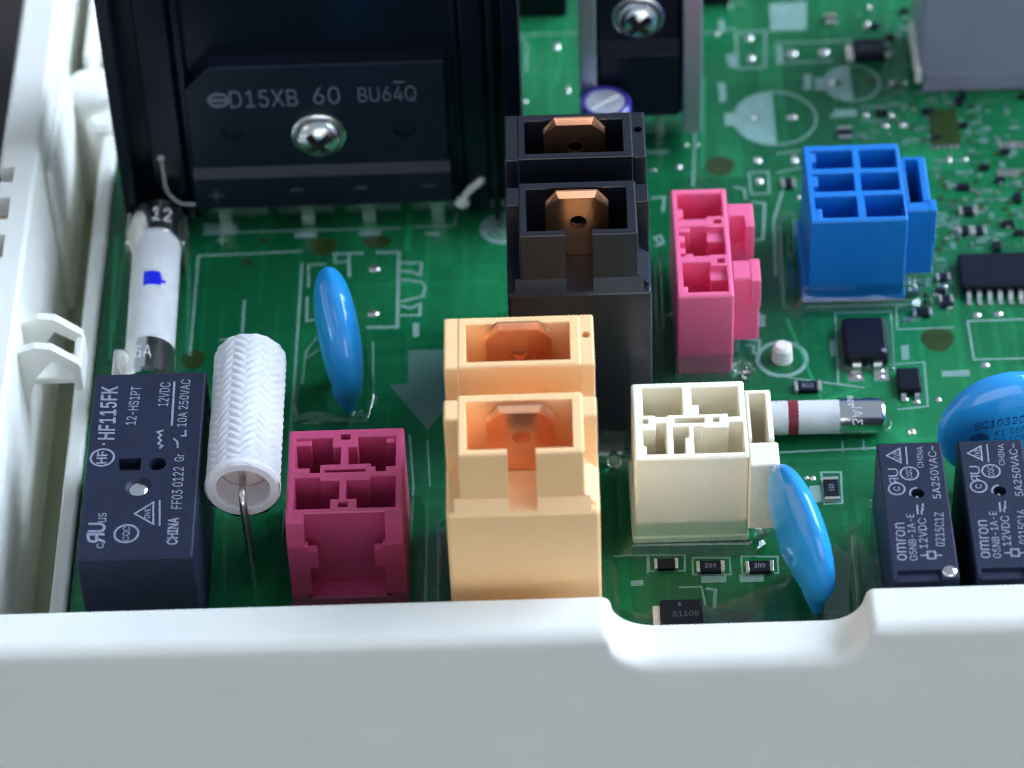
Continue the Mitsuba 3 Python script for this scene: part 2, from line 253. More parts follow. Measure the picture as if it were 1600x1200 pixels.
TRACES = [([(7.04, 69.13), (7.96, 48.13)], 0.35), ([(-2.17, 70.15), (-1.9, 60.61), (-1.47, 47.98)], 0.5), ([(-0.96, 78.68), (-1.32, 52.5)], 0.25), ([(20.94, 38.17), (21.01, 25.41)], 0.4), ([(34.77, 73.32), (34.6, 66.07)], 0.8), ([(73.36, 98.24), (72.28, 80.24)], 0.4), ([(88.67, 38.56), (80.83, 35.63), (79.03, 31.42)], 0.5), ([(81.12, 51.15), (84.62, 35.47)], 0.4), ([(13.89, 17.5), (14.47, 8.52)], 0.3), ([(16.48, 17.39), (17.11, 11.37)], 0.3), ([(55.0, 107.22), (53.95, 97.87)], 0.5), ([(63.27, 54.23), (63.33, 49.66)], 0.5), ([(82.07, 65.1), (80.89, 53.45)], 0.4)]
for pts, w in TRACES: silk(stroke(pts, w), 'green_trace', 'copper_trace')
FILLS = [[(8.66, 72.08), (12.89, 72.01), (13.14, 69.93), (8.93, 70.0)], [(20.26, 69.85), (23.09, 69.84), (23.04, 68.88), (20.38, 68.88)], [(28.35, 69.72), (31.26, 69.71), (31.11, 68.87), (28.53, 68.87)], [(36.75, 69.22), (38.69, 69.13), (38.53, 68.53), (36.92, 68.6)], [(82.93, 113.25), (87.94, 113.42), (87.51, 107.37), (82.72, 107.34)], [(76.39, 102.64), (77.84, 102.83), (77.85, 100.02), (76.83, 99.93)], [(83.28, 104.18), (84.04, 104.14), (83.96, 100.38), (83.12, 100.43)], [(75.85, 110.01), (76.64, 110.25), (76.74, 107.5), (75.87, 107.27)], [(86.5, 97.99), (87.51, 98.08), (87.28, 94.92), (86.27, 94.84)], [(89.8, 90.62), (92.79, 90.6), (92.69, 89.32), (89.78, 89.33)], [(94.55, 46.04), (95.48, 46.12), (95.32, 43.56), (94.4, 43.6)], [(85.98, 47.32), (86.68, 47.29), (86.7, 44.6), (85.92, 44.52)], [(60.48, 8.86), (61.93, 9.0), (61.97, 8.12), (60.52, 8.08)], [(68.48, 9.33), (71.38, 9.22), (71.33, 8.24), (68.5, 8.25)], [(72.84, 9.36), (75.67, 9.34), (75.52, 8.17), (72.85, 8.18)], [(81.73, 22.91), (83.08, 23.07), (83.18, 20.39), (81.84, 20.24)], [(75.14, 96.83), (76.07, 96.78), (76.03, 93.11), (75.18, 92.89)], [(98.96, 41.41), (102.34, 41.48), (102.22, 40.38), (98.94, 40.42)], [(77.68, 52.22), (78.53, 52.18), (78.4, 50.13), (77.7, 50.05)], [(35.37, 52.6), (36.16, 52.56), (36.17, 50.17), (35.39, 50.09)]]
for pts in FILLS: silk(Polygon(pts))
ARROW = [(34.79, 47.75), (39.85, 47.75), (39.86, 41.74), (42.02, 41.76), (37.29, 34.03), (32.62, 41.94), (34.93, 41.95)]
silk(Polygon(ARROW), 'silk_grey')  # same ink darkened, the shade over the arrow is in its colour
# capacitor outlines: one half of the circle is filled with white
for (cx, cy), r, tab in [((82.14, 89.31), 5.45, 1), ((92.65, 95.97), 3.75, 1)]:
    c = Point(cx, cy).buffer(r, 48)
    half = c.intersection(sbox(cx - 9, cy - 9, cx - 0.1, cy + 9)).union(sbox(cx - r - 1.1, cy - 1.2, cx - r + 1, cy + 1.3)).difference(Point(cx - 0.5 * r, cy).buffer(0.55))
    silk(half); silk(ring(cx, cy, r, 0.3).intersection(sbox(cx, cy - 9, cx + 9, cy + 9)))
cx, cy = (46.59, 69.49)
face = Point(cx, cy).buffer(2.95, 48)
for a0, a1, r in ((200, 330, 2.0), (215, 320, 1.3)):
    face = face.difference(LineString([(cx + r * math.cos(math.radians(a)), cy + r * math.sin(math.radians(a))) for a in np.linspace(a0, a1, 16)]).buffer(0.18))
silk(face.difference(Point(cx - 0.5, cy + 0.6).buffer(0.3)))
cx, cy = (80.04, 44.33)
silk(ring(cx, cy, 3.2, 0.55))
# stains of brown flux, solder pads, bare pads
for (x, y), a, b in [((99.04, 46.86), 2.0, 2.0), ((74.49, 80.13), 1.9, 1.9), ((8.71, 47.31), 1.5, 1.6), ((95.27, 96.24), 0.8, 0.7), ((72.11, 2.87), 2.0, 0.9), ((16.43, 68.58), 0.5, 0.5), ((14.43, 64.6), 0.8, 0.5), ((23.97, 67.15), 1.8, 1.6), ((30.8, 67.68), 1.8, 1.2)]:
    silk(Polygon([(x + a * math.cos(t) * (1 + 0.08 * math.sin(3 * t)), y + b * math.sin(t)) for t in np.linspace(0, 6.2, 24)]), 'solder_mask_brown', 'flux_stain')
def dome(x, y, a, b, h=0.35):
    return m3.Manifold.sphere(1, 24).scale((a, b, h)).translate((x, y, 0)).trim_by_plane((0, 0, 1), 0.0)
PADS = [((30.49, 62.69), 0.75, 0.65), ((30.47, 54.53), 0.75, 0.65), ((79.73, 105.99), 0.6, 0.7), ((79.73, 101.8), 0.6, 0.75), ((85.2, 102.47), 0.8, 0.8), ((89.45, 102.53), 0.8, 0.8), ((79.38, 81.03), 0.6, 0.7), ((79.3, 77.04), 0.6, 0.7), ((84.14, 81.06), 0.5, 0.9), ((79.31, 89.31), 0.4, 0.4), ((84.38, 89.33), 0.75, 0.5), ((90.06, 96.1), 0.55, 0.55), ((93.94, 89.38), 0.5, 0.5), ((97.16, 89.23), 0.5, 0.5), ((96.31, 87.08), 0.5, 0.5), ((98.46, 87.11), 0.5, 0.5), ((103.67, 84.56), 0.5, 0.5), ((104.82, 84.5), 0.5, 0.5), ((103.76, 79.75), 0.4, 0.4), ((105.82, 79.91), 0.4, 0.4), ((88.55, 41.74), 0.6, 0.5), ((91.62, 41.72), 0.6, 0.5), ((88.7, 40.75), 0.55, 0.4), ((91.6, 40.62), 0.55, 0.4), ((94.15, 36.69), 0.5, 0.4), ((95.47, 36.2), 0.5, 0.4), ((104.19, 50.93), 0.6, 0.5), ((106.86, 51.04), 0.6, 0.5), ((104.26, 42.17), 0.6, 0.5), ((100.82, 56.14), 0.5, 0.4), ((101.08, 52.55), 0.5, 0.4), ((75.51, 106.88), 0.35, 0.35), ((82.12, 34.5), 0.5, 0.3), ((94.48, 31.3), 0.5, 0.6), ((98.09, 36.52), 0.45, 0.5), ((82.27, 24.13), 0.4, 0.5), ((81.53, 24.17), 0.35, 0.35), ((28.4, 36.99), 0.35, 0.5), ((29.32, 37.27), 0.2, 0.25), ((54.11, 105.63), 0.5, 1.0), ((55.44, 96.47), 0.3, 1.0), ((49.68, 94.12), 0.4, 0.4), ((71.31, 87.25), 0.5, 0.5), ((70.35, 84.37), 0.4, 0.3), ((65.87, 79.66), 0.6, 0.2), ((69.17, 80.13), 0.5, 0.5), ((71.83, 84.29), 0.3, 0.3), ((84.1, 73.48), 0.3, 0.3), ((95.69, 108.19), 0.4, 0.5), ((96.25, 111.74), 0.3, 0.5)]
for (x, y), a, b in PADS: add('solder_pad', dome(x, y, a, b), 'tin', board, 40)
for x0, x1, y0, y1 in [(110.37, 113.63, 81.88, 83.14), (109.61, 113.01, 76.53, 77.77), (87.73, 89.64, 40.09, 42.07), (90.8, 92.56, 40.07, 42.05)]:
    add('bare_pad', cube(x0, x1, y0, y1, -0.1, 0.05), 'tin', board)

# ------------------------------------------------------------------ relays
def rot_text(parent, s, a, b, c, z, m='print_grey', **k):
    """Words on a level face: start and end of the base line, start of the cap line."""
    a, b, c = (np.array([*p, z], float) for p in (a, b, c))
    return lettering(parent, s, a, b - a, c - a, m, **k)
def line_decal(parent, pts, w, z, m='print_grey'): return decal(parent, stroke(pts, w), (0, 0, z), m=m)
relay = thing('power_relay', 'large navy black relay with white markings in front of the ceramic fuse', 'relay')
Z = 15.7
body = cbox(0, 12.7, 0, 29, 0, Z, 0.22)
hx = (3.63, 6.14, 13.41, 15.31)
body -= cube(hx[0], hx[1], hx[2], hx[3], Z - 1.5, Z + 1)
hc = (8.0, 14.28)
body -= cyl((*hc, Z - 1.5), (*hc, Z + 1), 0.98)
hd = (6.08, 10.89)
body -= m3.Manifold.sphere(1, 40).scale((1.5, 1.45, 0.8)).translate((*hd, Z + 0.1))
case_key = add('casing', body, 'relay_case', relay)
add('vent_plug', dome(hd[0] - 0.05, hd[1], 1.3, 1.25, 0.62).translate((0, 0, Z - 0.72)), 'nickel', relay, 40)
add('vent_plug', dome(hc[0], hc[1] - 0.2, 0.6, 0.5, 0.4).translate((0, 0, Z - 1.5)), 'print_grey', relay, 40)
add('vent_plug', ring(0, 0, 0.5, 0.18) and dome((hx[0] + hx[1]) / 2, (hx[2] + hx[3]) / 2, 0.45, 0.45, 0.3).translate((0, 0, Z - 1.5)), 'print_dim', relay, 40)
for s, a, b, c in [('HF115FK', (2.92, 18.31), (2.75, 26.86), (1.0, 18.39)), ('12-HS1PT', (5.15, 20.56), (5.4, 26.75), (3.99, 20.61)), ('12VDC', (8.64, 23.39), (8.74, 27.23), (7.43, 23.44)), ('10A 250VAC', (10.9, 20.01), (10.98, 27.66), (9.81, 20.06)), ('FF03 0122', (11.12, 7.25), (11.0, 13.66), (9.92, 7.3)), ('CHINA', (10.97, 1.86), (10.91, 5.9), (9.74, 1.91)), ('Gr', (10.92, 14.56), (11.0, 15.66), (9.84, 14.6)), ('c', (2.91, 1.62), (2.89, 2.38), (2.14, 1.65)), ('us', (2.94, 5.55), (2.88, 6.91), (1.99, 5.59))]:
    rot_text(case_key, s, a, b, c, Z, bold=s in ('HF115FK', 'CHINA'))
a, b, c = ((2.82, 3.91), (3.03, 2.37), (0.84, 3.99))   # the mirrored R of the recognised-component mark
rot_text(case_key, 'R', a, b, c, Z, bold=True, mirror=True)
a, b, c = ((2.91, 4.01), (2.88, 5.45), (0.98, 4.09))
rot_text(case_key, 'U', a, b, c, Z, bold=True)
line_decal(case_key, [(9.25, 20.39), (9.14, 27.21)], 0.25, Z)
for pts in [[(8.13, 16.78), (8.4, 17.07), (7.87, 17.5), (8.2, 17.99), (7.82, 18.41), (8.15, 18.8), (7.69, 19.33), (8.25, 19.51)], [(10.14, 16.8), (10.02, 17.71), (9.64, 18.13)], [(10.47, 18.6), (10.91, 18.59), (10.86, 19.4)]]: line_decal(case_key, pts, 0.22, Z)
cx, cy = (1.75, 15.54)
decal(case_key, ring(cx, cy, 1.42, 0.24), (0, 0, Z))
rot_text(case_key, 'HF', (cx + 0.55, cy - 0.95), (cx + 0.55, cy + 0.95), (cx - 0.65, cy - 0.95), Z, bold=True)
decal(case_key, Point(cx, cy + 2.1).buffer(0.16), (0, 0, Z))
cx, cy = (5.25, 3.72)
decal(case_key, ring(cx, cy, 1.42, 0.24), (0, 0, Z))
rot_text(case_key, 'CQC', (cx + 0.42, cy - 1.05), (cx + 0.42, cy + 1.05), (cx - 0.42, cy - 1.05), Z)
def triangle_mark(parent, apex, b0, b1, z, w=0.2):
    apex, b0, b1 = map(np.array, (apex, b0, b1))
    tri = Polygon([apex, b0, b1]); decal(parent, tri.difference(tri.buffer(-w)), (0, 0, z))
    d = (b0 + b1) / 2 - apex; d = d / np.linalg.norm(d)
    line_decal(parent, [b0 + d * 0.6, b1 + d * 0.6], w, z)
    c = (apex + b0 + b1) / 3
    rot_text(parent, 'DVE', c + [0.35, -0.7], c + [0.35, 0.7], c + [-0.3, -0.7], z)
triangle_mark(case_key, *((5.79, 6.69), (8.0, 8.55), (8.23, 4.85)), Z)
cb = np.array([[7.3, -0.01], [7.9, 14.6]])

ZR = 15.3
def small_relay(x0, code, label):
    r = thing('small_relay', label, 'relay', 'slim relays side by side')
    y0, y1, w = -5.9, 14.6, 7.2
    ox = x0 - 88.19
    b = cbox(x0, x0 + w, y0, y1, 0, ZR, 0.2)
    hx, hy = (92.05, 6.67)
    b -= cyl((hx + ox, hy, ZR - 0.9), (hx + ox, hy, ZR + 1), 0.72)
    b -= cube(x0 + 0.6, x0 + w - 1.9, y0 - 1, y0 + 1.2, ZR - 0.5, ZR + 1)
    ck = add('casing', b, 'relay_case', r)
    decal(ck, ring(hx + ox, hy, 0.95, 0.2).difference(sbox(hx + ox, hy - 2, hx + ox + 2, hy + 2).union(sbox(hx + ox - 2, hy - 2, hx + ox + 2, hy - 0.3))), (0, 0, ZR))
    add('vent_pip', dome(hx + ox - 0.1, hy - 0.1, 0.3, 0.35, 0.5).translate((0, 0, ZR - 0.9)), 'print_grey', r, 40)
    for s, a, b, c in [('omron', (89.97, -3.29), (90.21, 2.3), (88.91, -3.24)), ('G5NB-1A-E', (91.1, -3.33), (91.34, 3.6), (90.25, -3.3)), ('12VDC', (92.37, -1.59), (92.6, 2.87), (91.45, -1.56)), ('0215C1Z', (94.23, -1.38), (94.56, 3.66), (93.23, -1.34)), ('5A250VAC~', (94.56, 5.78), (94.69, 13.86), (93.65, 5.82)), ('CHINA', (93.06, 10.55), (93.26, 13.82), (92.39, 10.58)), ('U', (90.18, 9.29), (90.23, 10.57), (89.06, 9.33)), ('R', (90.17, 9.09), (90.16, 8.21), (89.11, 9.13))]:
        if s == '0215C1Z': s = code
        rot_text(ck, s, (a[0] + ox, a[1]), (b[0] + ox, b[1]), (c[0] + ox, c[1]), ZR, mirror=s == 'R')
    for (cx, cy), rr, s in [((91.42, 9.73), 1.08, 'CQC'), ((89.81, 7.44), 0.98, 'c')]:
        decal(ck, ring(cx + ox, cy, rr, 0.2), (0, 0, ZR))
        rot_text(ck, s, (cx + ox + 0.36, cy - (0.75 if len(s) > 1 else 0.3)), (cx + ox + 0.36, cy + (0.75 if len(s) > 1 else 0.3)), (cx + ox - 0.36, cy - (0.75 if len(s) > 1 else 0.3)), ZR)
    triangle_mark(ck, *[np.array(p) + [ox, 0] for p in ((89.0, 12.6), (90.81, 13.82), (90.72, 11.24))], ZR, 0.18)
    for pts in [[(91.76, 3.58), (91.81, 4.83)], [(92.18, 3.56), (92.21, 3.95)], [(92.37, 4.13), (92.33, 4.42)], [(92.43, 4.71), (92.45, 5.0)], [(92.23, -3.09), (93.05, -3.13), (93.09, -2.09), (92.26, -2.06), (92.23, -3.09)], [(91.59, -2.6), (92.21, -2.62)], [(93.1, -2.66), (93.72, -2.68)]]:
        line_decal(ck, [(x + ox, y) for x, y in pts], 0.2, ZR)
    add('resin_drip', dome(x0 + 6.2, -5.0, 0.9, 0.8, 0.45).translate((0, 0, ZR - 0.02)), 'nickel', r, 40)
    return r
small_relay(88.19, '0215C1Z', 'slim black relay with grey print next to the notch, left of its twin')
small_relay(97.19, '0215C16', 'slim black relay cut by the photo edge, in front of the blue facing disc')

# ------------------------------------------------------------------ tab connectors
def tab_connector(ox, oy, m, label):
    t = thing('tab_connector', label, 'connector', 'tall two-way tab connectors')
    z1, zt = 25.6, 33.5
    b = cbox(40.7, 57.0, -4.45, 17.9, 0, z1, 0.35)
    for y0, y1 in ((-3.25, 5.75), (9.9, 17.7)): b += cbox(42.2, 55.5, y0, y1, z1 - 1, zt, 0.22)
    for y0, y1, zb in ((9.9, 17.85, 24), (2.2, 5.2, 24)):
        b += cbox(40.75, 42.4, y0, y1, zb, zt - 0.15, 0.2)
        b += cbox(55.3, 56.95, y0, y1, zb, zt - 0.15, 0.2)
    b += hull([(x, y, z) for x in (41.6, 56.1) for y, z in ((-4.3, 25.5), (-3.2, 26.9), (-3.0, 25.5))])
    b += hull([(x, y, z) for y in (-3.3, 17) for x, z in ((56.8, 25.5), (55.45, 27.2), (55.4, 25.5))])
    b += cbox(42.3, 55.4, 5.6, 10.0, z1 - 1, z1 + 1.0, 0.15)
    b -= cavity(43.1, 54.35, -2.5, 4.6, zt, 20)
    b -= cavity(43.1, 54.35, 10.7, 16.5, zt, 20)
    b -= cube(47.4, 50.4, -6, -1.5, z1 + 0.05, zt + 1)
    b += cbox(43.0, 54.4, -2.6, 1.9, z1 - 8, z1 + 0.06, 0.02) + cbox(43.0, 54.4, 1.8, 4.7, z1 - 8, z1 - 0.6, 0.1)
    b -= cyl((56.1, 14.6, 30), (56.1, 14.6, 40), 0.5)
    add('housing', b.translate((ox, oy, 0)), m, t)
    for y in (2.0, 14.7):
        p = [(-3.55, 0), (3.55, 0), (3.55, 33.4), (2.3, 35.0), (-2.3, 35.0), (-3.55, 33.4)]
        q = [(-3.55, 0), (3.55, 0), (3.55, 32.8), (2.0, 34.2), (-2.0, 34.2), (-3.55, 32.8)]
        blade = hull([(48.8 + x, y + 0.3, z) for x, z in p] + [(48.8 + x, y + 0.55, z) for x, z in p] + [(48.8 + x, y, z) for x, z in q] + [(48.8 + x, y + 0.85, z) for x, z in q])
        blade -= cyl((48.9, y - 2, 30.6), (48.9, y + 2, 30.6), 0.95)
        add('terminal', blade.translate((ox, oy, 0)), 'copper', t)
    return t
tab_connector(0, 0, 'yellow_nylon', 'tall cream yellow tab connector with two copper blades, beside the magenta connector')
tab_connector(6.85, 33.9, 'black_nylon', 'tall glossy black tab connector with two copper blades, behind the cream yellow one')

# ------------------------------------------------------------------ low connectors
pk = thing('pink_connector', 'narrow bright pink three-way connector with two side lugs, beside the black tab connector', 'connector')
z = 12.7
b = cbox(67.27, 74.0, 42.2, 61.5, 0, z, 0.25)
b -= cavity(68.0, 73.4, 55.9, 60.5, z, 9); b -= cavity(68.0, 73.4, 49.3, 54.6, z, 9); b -= cavity(68.1, 73.4, 43.0, 48.2, z, 9)
b += cbox(71.35, 73.8, 52.6, 56.4, 3, z, 0.12); b += cbox(71.4, 73.8, 45.8, 49.5, 3, z, 0.12)
b -= cube(72.2, 73.2, 55.0, 55.8, 8, 14); b -= cube(72.3, 73.2, 47.9, 48.8, 8, 14)
b -= cube(71.2, 73.4, 52.5, 54.4, 11.9, 14); b -= cube(71.3, 73.4, 45.7, 47.5, 11.9, 14)
for y0, y1 in ((56.5, 58.2), (52.2, 53.4), (50.2, 51.2), (43.2, 44.4)): b += cbox(67.9, 68.6, y0, y1, 3, z - 0.3, 0.12)
b += cbox(68.0, 69.3, 53.9, 54.8, 3, z - 0.2, 0.12) + cbox(68.5, 69.5, 49.2, 50.0, 3, z - 0.2, 0.12)
add('housing', b, 'pink_nylon', pk)
l = cbox(73.9, 77.1, 55.4, 58.7, 5.5, z - 0.1, 0.2) + cbox(76.0, 77.1, 54.4, 55.6, 7.5, z - 0.1, 0.12) - cube(74.2, 76.0, 55, 56.4, 9, 14)
add('side_lug', l, 'pink_nylon', pk)
l = cbox(73.95, 77.2, 45.2, 48.5, 2.5, z - 0.1, 0.2) + cbox(76.1, 77.3, 44.6, 48.6, 8.2, z, 0.12)
add('side_lug', l, 'pink_nylon', pk)

mg = thing('magenta_connector', 'dark magenta four-way connector with two locking arms, between the sleeve and the cream yellow connector', 'connector')
z = 13.5
b = cbox(22.35, 35.35, 8.2, 21.2, 0, z, 0.25)
for x0, x1, y0, y1 in ((23.2, 28.25, 15.1, 19.8), (29.05, 34.45, 15.1, 19.8), (23.2, 28.2, 8.75, 13.6), (29.0, 34.5, 8.75, 13.6)): b -= cavity(x0, x1, y0, y1, z, 9.5)
b += cbox(27.3, 30.15, 18.3, 20.7, 3, z, 0.1) + cbox(27.25, 30.2, 8.3, 10.2, 3, z, 0.1) + cbox(26.0, 31.7, 13.1, 15.6, 3, z, 0.1)
b -= cube(28.2, 29.3, 19.4, 20.3, 9, 15); b -= cube(28.15, 29.25, 8.9, 9.7, 9, 15); b -= cube(26.5, 31.1, 14.3, 14.75, 9, 15)
b -= cube(24.8, 26.0, 14.3, 15.3, 6, 15); b -= cube(32.2, 33.4, 14.3, 15.3, 6, 15)
b += cbox(22.3, 35.4, 5.9, 21.0, 0, 2.0, 0.2)
b += cbox(23.1, 24.9, 19.0, 20.0, 3, z - 0.35, 0.1) + cbox(33.3, 34.5, 19.2, 20.0, 3, z - 0.35, 0.1)
add('housing', b, 'magenta_nylon', mg)
for s in (1, -1):
    mx = lambda x: 28.85 + s * (x - 28.85)
    arm = hull([(mx(x), y, zz) for x in (22.4, 24.35) for y, zz in ((8.4, z - 0.1), (6.7, z - 0.1), (8.4, 0), (5.7, 0), (5.7, 10.6))])
    arm += hull([(mx(x), y, zz) for x in (24.0, 25.7) for y in (5.6, 6.5) for zz in (7.2, 10.0)]) + hull([(mx(x), y, zz) for x in (24.0, 24.7) for y in (5.6, 6.5) for zz in (0, 10.6)])
    add('locking_arm', arm, 'magenta_nylon', mg)

wc = thing('white_connector', 'ivory white four-way connector with a side latch, touching the edge-on blue disc', 'connector')
z = 13.5
x0, x1, y0, y1 = 61.25, 74.15, 14.85, 27.15
b = cbox(x0, x1, y0, y1, 0, z, 0.25)
CV = [(62.5, 67.0, 21.58, 26.24), (68.09, 73.39, 21.33, 26.08), (62.35, 67.53, 15.68, 20.54), (68.04, 73.64, 15.63, 20.39)]
for c in CV: b -= cavity(*c, z, 9.5)
PB = [(62.08, 63.82, 19.5, 21.86), (65.13, 72.07, 19.88, 21.82), (64.93, 65.72, 15.36, 20.62), (67.03, 67.68, 15.27, 18.19), (67.79, 68.8, 20.51, 23.38), (69.07, 72.03, 19.59, 20.41)]
for a0, a1, c0, c1 in PB: b += cbox(a0, a1, c0, c1, 3, z + 0.02, 0.1)
for a0, a1, c0, c1 in [(62.38, 63.03, 20.53, 21.25), (66.0, 69.4, 20.43, 21.25), (70.34, 71.06, 20.5, 21.22)]: b -= cube(a0, a1, c0, c1, 8, 15)
b += cbox(61.9, 62.7, y0 + 0.5, y0 + 2.4, 3, z - 0.2, 0.1)
add('housing', b, 'white_nylon', wc)
lt = cube(0, 0.01, 0, 0.01, 0, 0.01)
a0, a1, c0, c1 = (74.07, 77.1, 17.15, 25.66)
lt = cbox(x1 - 0.1, a1, c0 + 0.5, c1, 4.0, z - 0.1, 0.2) - cube(x1 + 0.45, a1 - 0.6, c0 - 1, c1 - 0.7, 10, 15) - cube(x1 + 0.45, a1 - 0.6, c0 + 1.2, c1 - 0.7, 5, 15)
add('side_latch', lt, 'white_nylon', wc)
a0, a1, c0, c1 = (74.24, 77.46, 14.12, 17.53)
add('side_latch', cbox(x1 - 0.1, a1, c0 - 0.6, c1 - 0.3, 3.0, z - 0.1, 0.2), 'white_nylon', wc)
add('foot', cbox(x0 - 0.3, x1 + 0.1, y0 - 0.25, y1, 0, 1.0, 0.2), 'white_nylon', wc)

bc = thing('blue_connector', 'bright blue six-way connector with two side latches, near the black chip', 'connector')
z = 13.0
x0, x1, y0, y1 = 83.85, 95.6, 54.35, 68.5
b = cbox(x0, x1, y0, y1, 0, z, 0.2)
for c in [(84.78, 89.78, 64.1, 67.45), (90.65, 95.09, 63.96, 67.42), (84.7, 89.66, 59.84, 63.14), (90.46, 95.1, 59.81, 63.11), (84.6, 89.68, 55.05, 58.89), (90.62, 95.31, 55.02, 58.97)]: b -= cavity(*c, z, 9, 0.12)
for c in [(84.66, 85.29, 65.52, 67.2), (84.65, 85.27, 61.0, 62.89), (84.6, 85.36, 54.92, 56.88)]: b += cbox(*c, 3, z - 0.1, 0.1)
add('housing', b, 'blue_nylon', bc)
a0, a1, c0, c1 = (95.38, 98.63, 57.63, 66.01)
add('side_latch', cbox(x1 - 0.1, a1, c0, c1, 5, z - 0.1, 0.2) - cube(x1 + 0.45, a1 - 0.9, c0 - 1, c1 - 0.6, 5.5, 14), 'blue_nylon', bc)
a0, a1, c0, c1 = (95.71, 99.08, 56.2, 57.71)
add('side_latch', cbox(x1 - 0.1, a1, c0 - 0.2, c1 - 0.1, 2.5, z - 0.1, 0.2) + cbox(a1 - 0.8, a1 + 0.1, c0 - 0.4, c1 + 0.2, 7.5, z, 0.12), 'blue_nylon', bc)
add('foot', cbox(x0 - 0.7, x1 + 0.2, y0 - 0.3, y1, 0, 0.8, 0.2), 'blue_nylon', bc)

# ------------------------------------------------------------------ heat sink, bridge rectifier, screws
hs = thing('heat_sink', 'tall black finned heat sink behind the flat rectifier', 'heat sink')
HT = 46
add('back_plate', cbox(0.2, 49.6, 73.2, 75.4, 1.5, HT, 0.15), 'anodised_black', hs)
for a0 in (-0.4, 8.0, 16.5, 25.0, 33.5, 42.0, 48.0): add('rear_fin', cbox(a0, a0 + 1.4, 75.2, 83, 1.5, HT, 0.15), 'anodised_black', hs)
for a0, a1, f0 in ((-0.6, 1.0, 69.0), (3.4, 7.3, 70.6), (7.7, 8.7, 71.6), (41.2, 42.0, 72.2), (42.3, 45.1, 71.6), (45.6, 46.4, 69.6), (47.4, 49.5, 69.0)):
    add('fin', cbox(a0, a1, f0, 73.3, 1.2, HT, 0.18), 'anodised_black', hs)
br = thing('bridge_rectifier', 'flat black rectifier marked D15XB 60 screwed to the black heat sink', 'rectifier')
b = hull([(x_, yy, z_) for x_, z_ in ((8.4, 9.0), (8.4, 22.6), (11.7, 26.2), (40.3, 26.2), (40.3, 9.0)) for yy in (71.05, 73.2)] + [(x_, 70.8, z_) for x_, z_ in ((8.6, 9.0), (8.6, 22.5), (11.8, 26.0), (40.1, 26.0), (40.1, 9.0))])
b += hull([(x, y, zz) for x in (8.4, 40.35) for y, zz in ((70.0, 4.3), (70.0, 9.2), (70.8, 10.4), (73.2, 10.4), (73.2, 4.3), (69.9, 6.5))])
for x, zz in ((13.7, 16.2), (35.0, 15.8)): b -= cyl((x, 70.0, zz), (x, 71.35, zz), 1.4)
b -= cyl((24.4, 70.0, 15.4), (24.4, 71.2, 15.4), 2.2)
bk = add('body', b, 'rectifier_case', br)
for x in (11.7, 22.1, 29.75, 38.5):
    add('lead', hull([(x + dx, y, zz) for dx in (-1.35, 1.35) for y in (71.0, 71.7) for zz in (3.2, 5.0)]) + hull([(x + dx, y, zz) for dx in (-0.8, 0.8) for y in (71.0, 71.7) for zz in (-0.5, 3.3)]), 'tin', br)
V = lambda u0, u1, z0, z1, y: ((u0, y, z0), (u1 - u0, 0, 0), (0, 0, z1 - z0))
y = 70.8
for s, u0, u1, z0, z1 in (('D15XB', 13.9, 22.2, 19.9, 22.6), ('60', 24.1, 27.4, 20.1, 22.8), ('BU64Q', 29.6, 36.7, 20.0, 22.6)):
    lettering(bk, s, *V(u0, u1, z0, z1, y), 'print_dim')
decal(bk, sbox(34.0, 23.1, 35.4, 23.35), (0, y, 0), (1, 0, 0), (0, 0, 1), 'print_dim')
el = shapely.affinity.scale(Point(12.5, 21.2).buffer(1), 1.35, 1.2)
el = el.difference(sbox(11.8, 21.5, 13.4, 21.85)).difference(sbox(11.7, 20.6, 13.2, 20.95))
decal(bk, el, (0, y, 0), (1, 0, 0), (0, 0, 1), 'print_dim')
for pts in ([(10.2, 6.6), (11.8, 6.6)], [(11.0, 5.8), (11.0, 7.4)], [(36.8, 7.2), (38.4, 7.2)], [(20.4, 7.0), (20.9, 7.3), (21.4, 7.0), (21.9, 7.3)], [(28.4, 7.0), (28.9, 7.3), (29.4, 7.0), (29.9, 7.3)]):
    decal(bk, stroke(pts, 0.16), (0, 69.9, 0), (1, 0, 0), (0, 0, 1), 'print_dim')

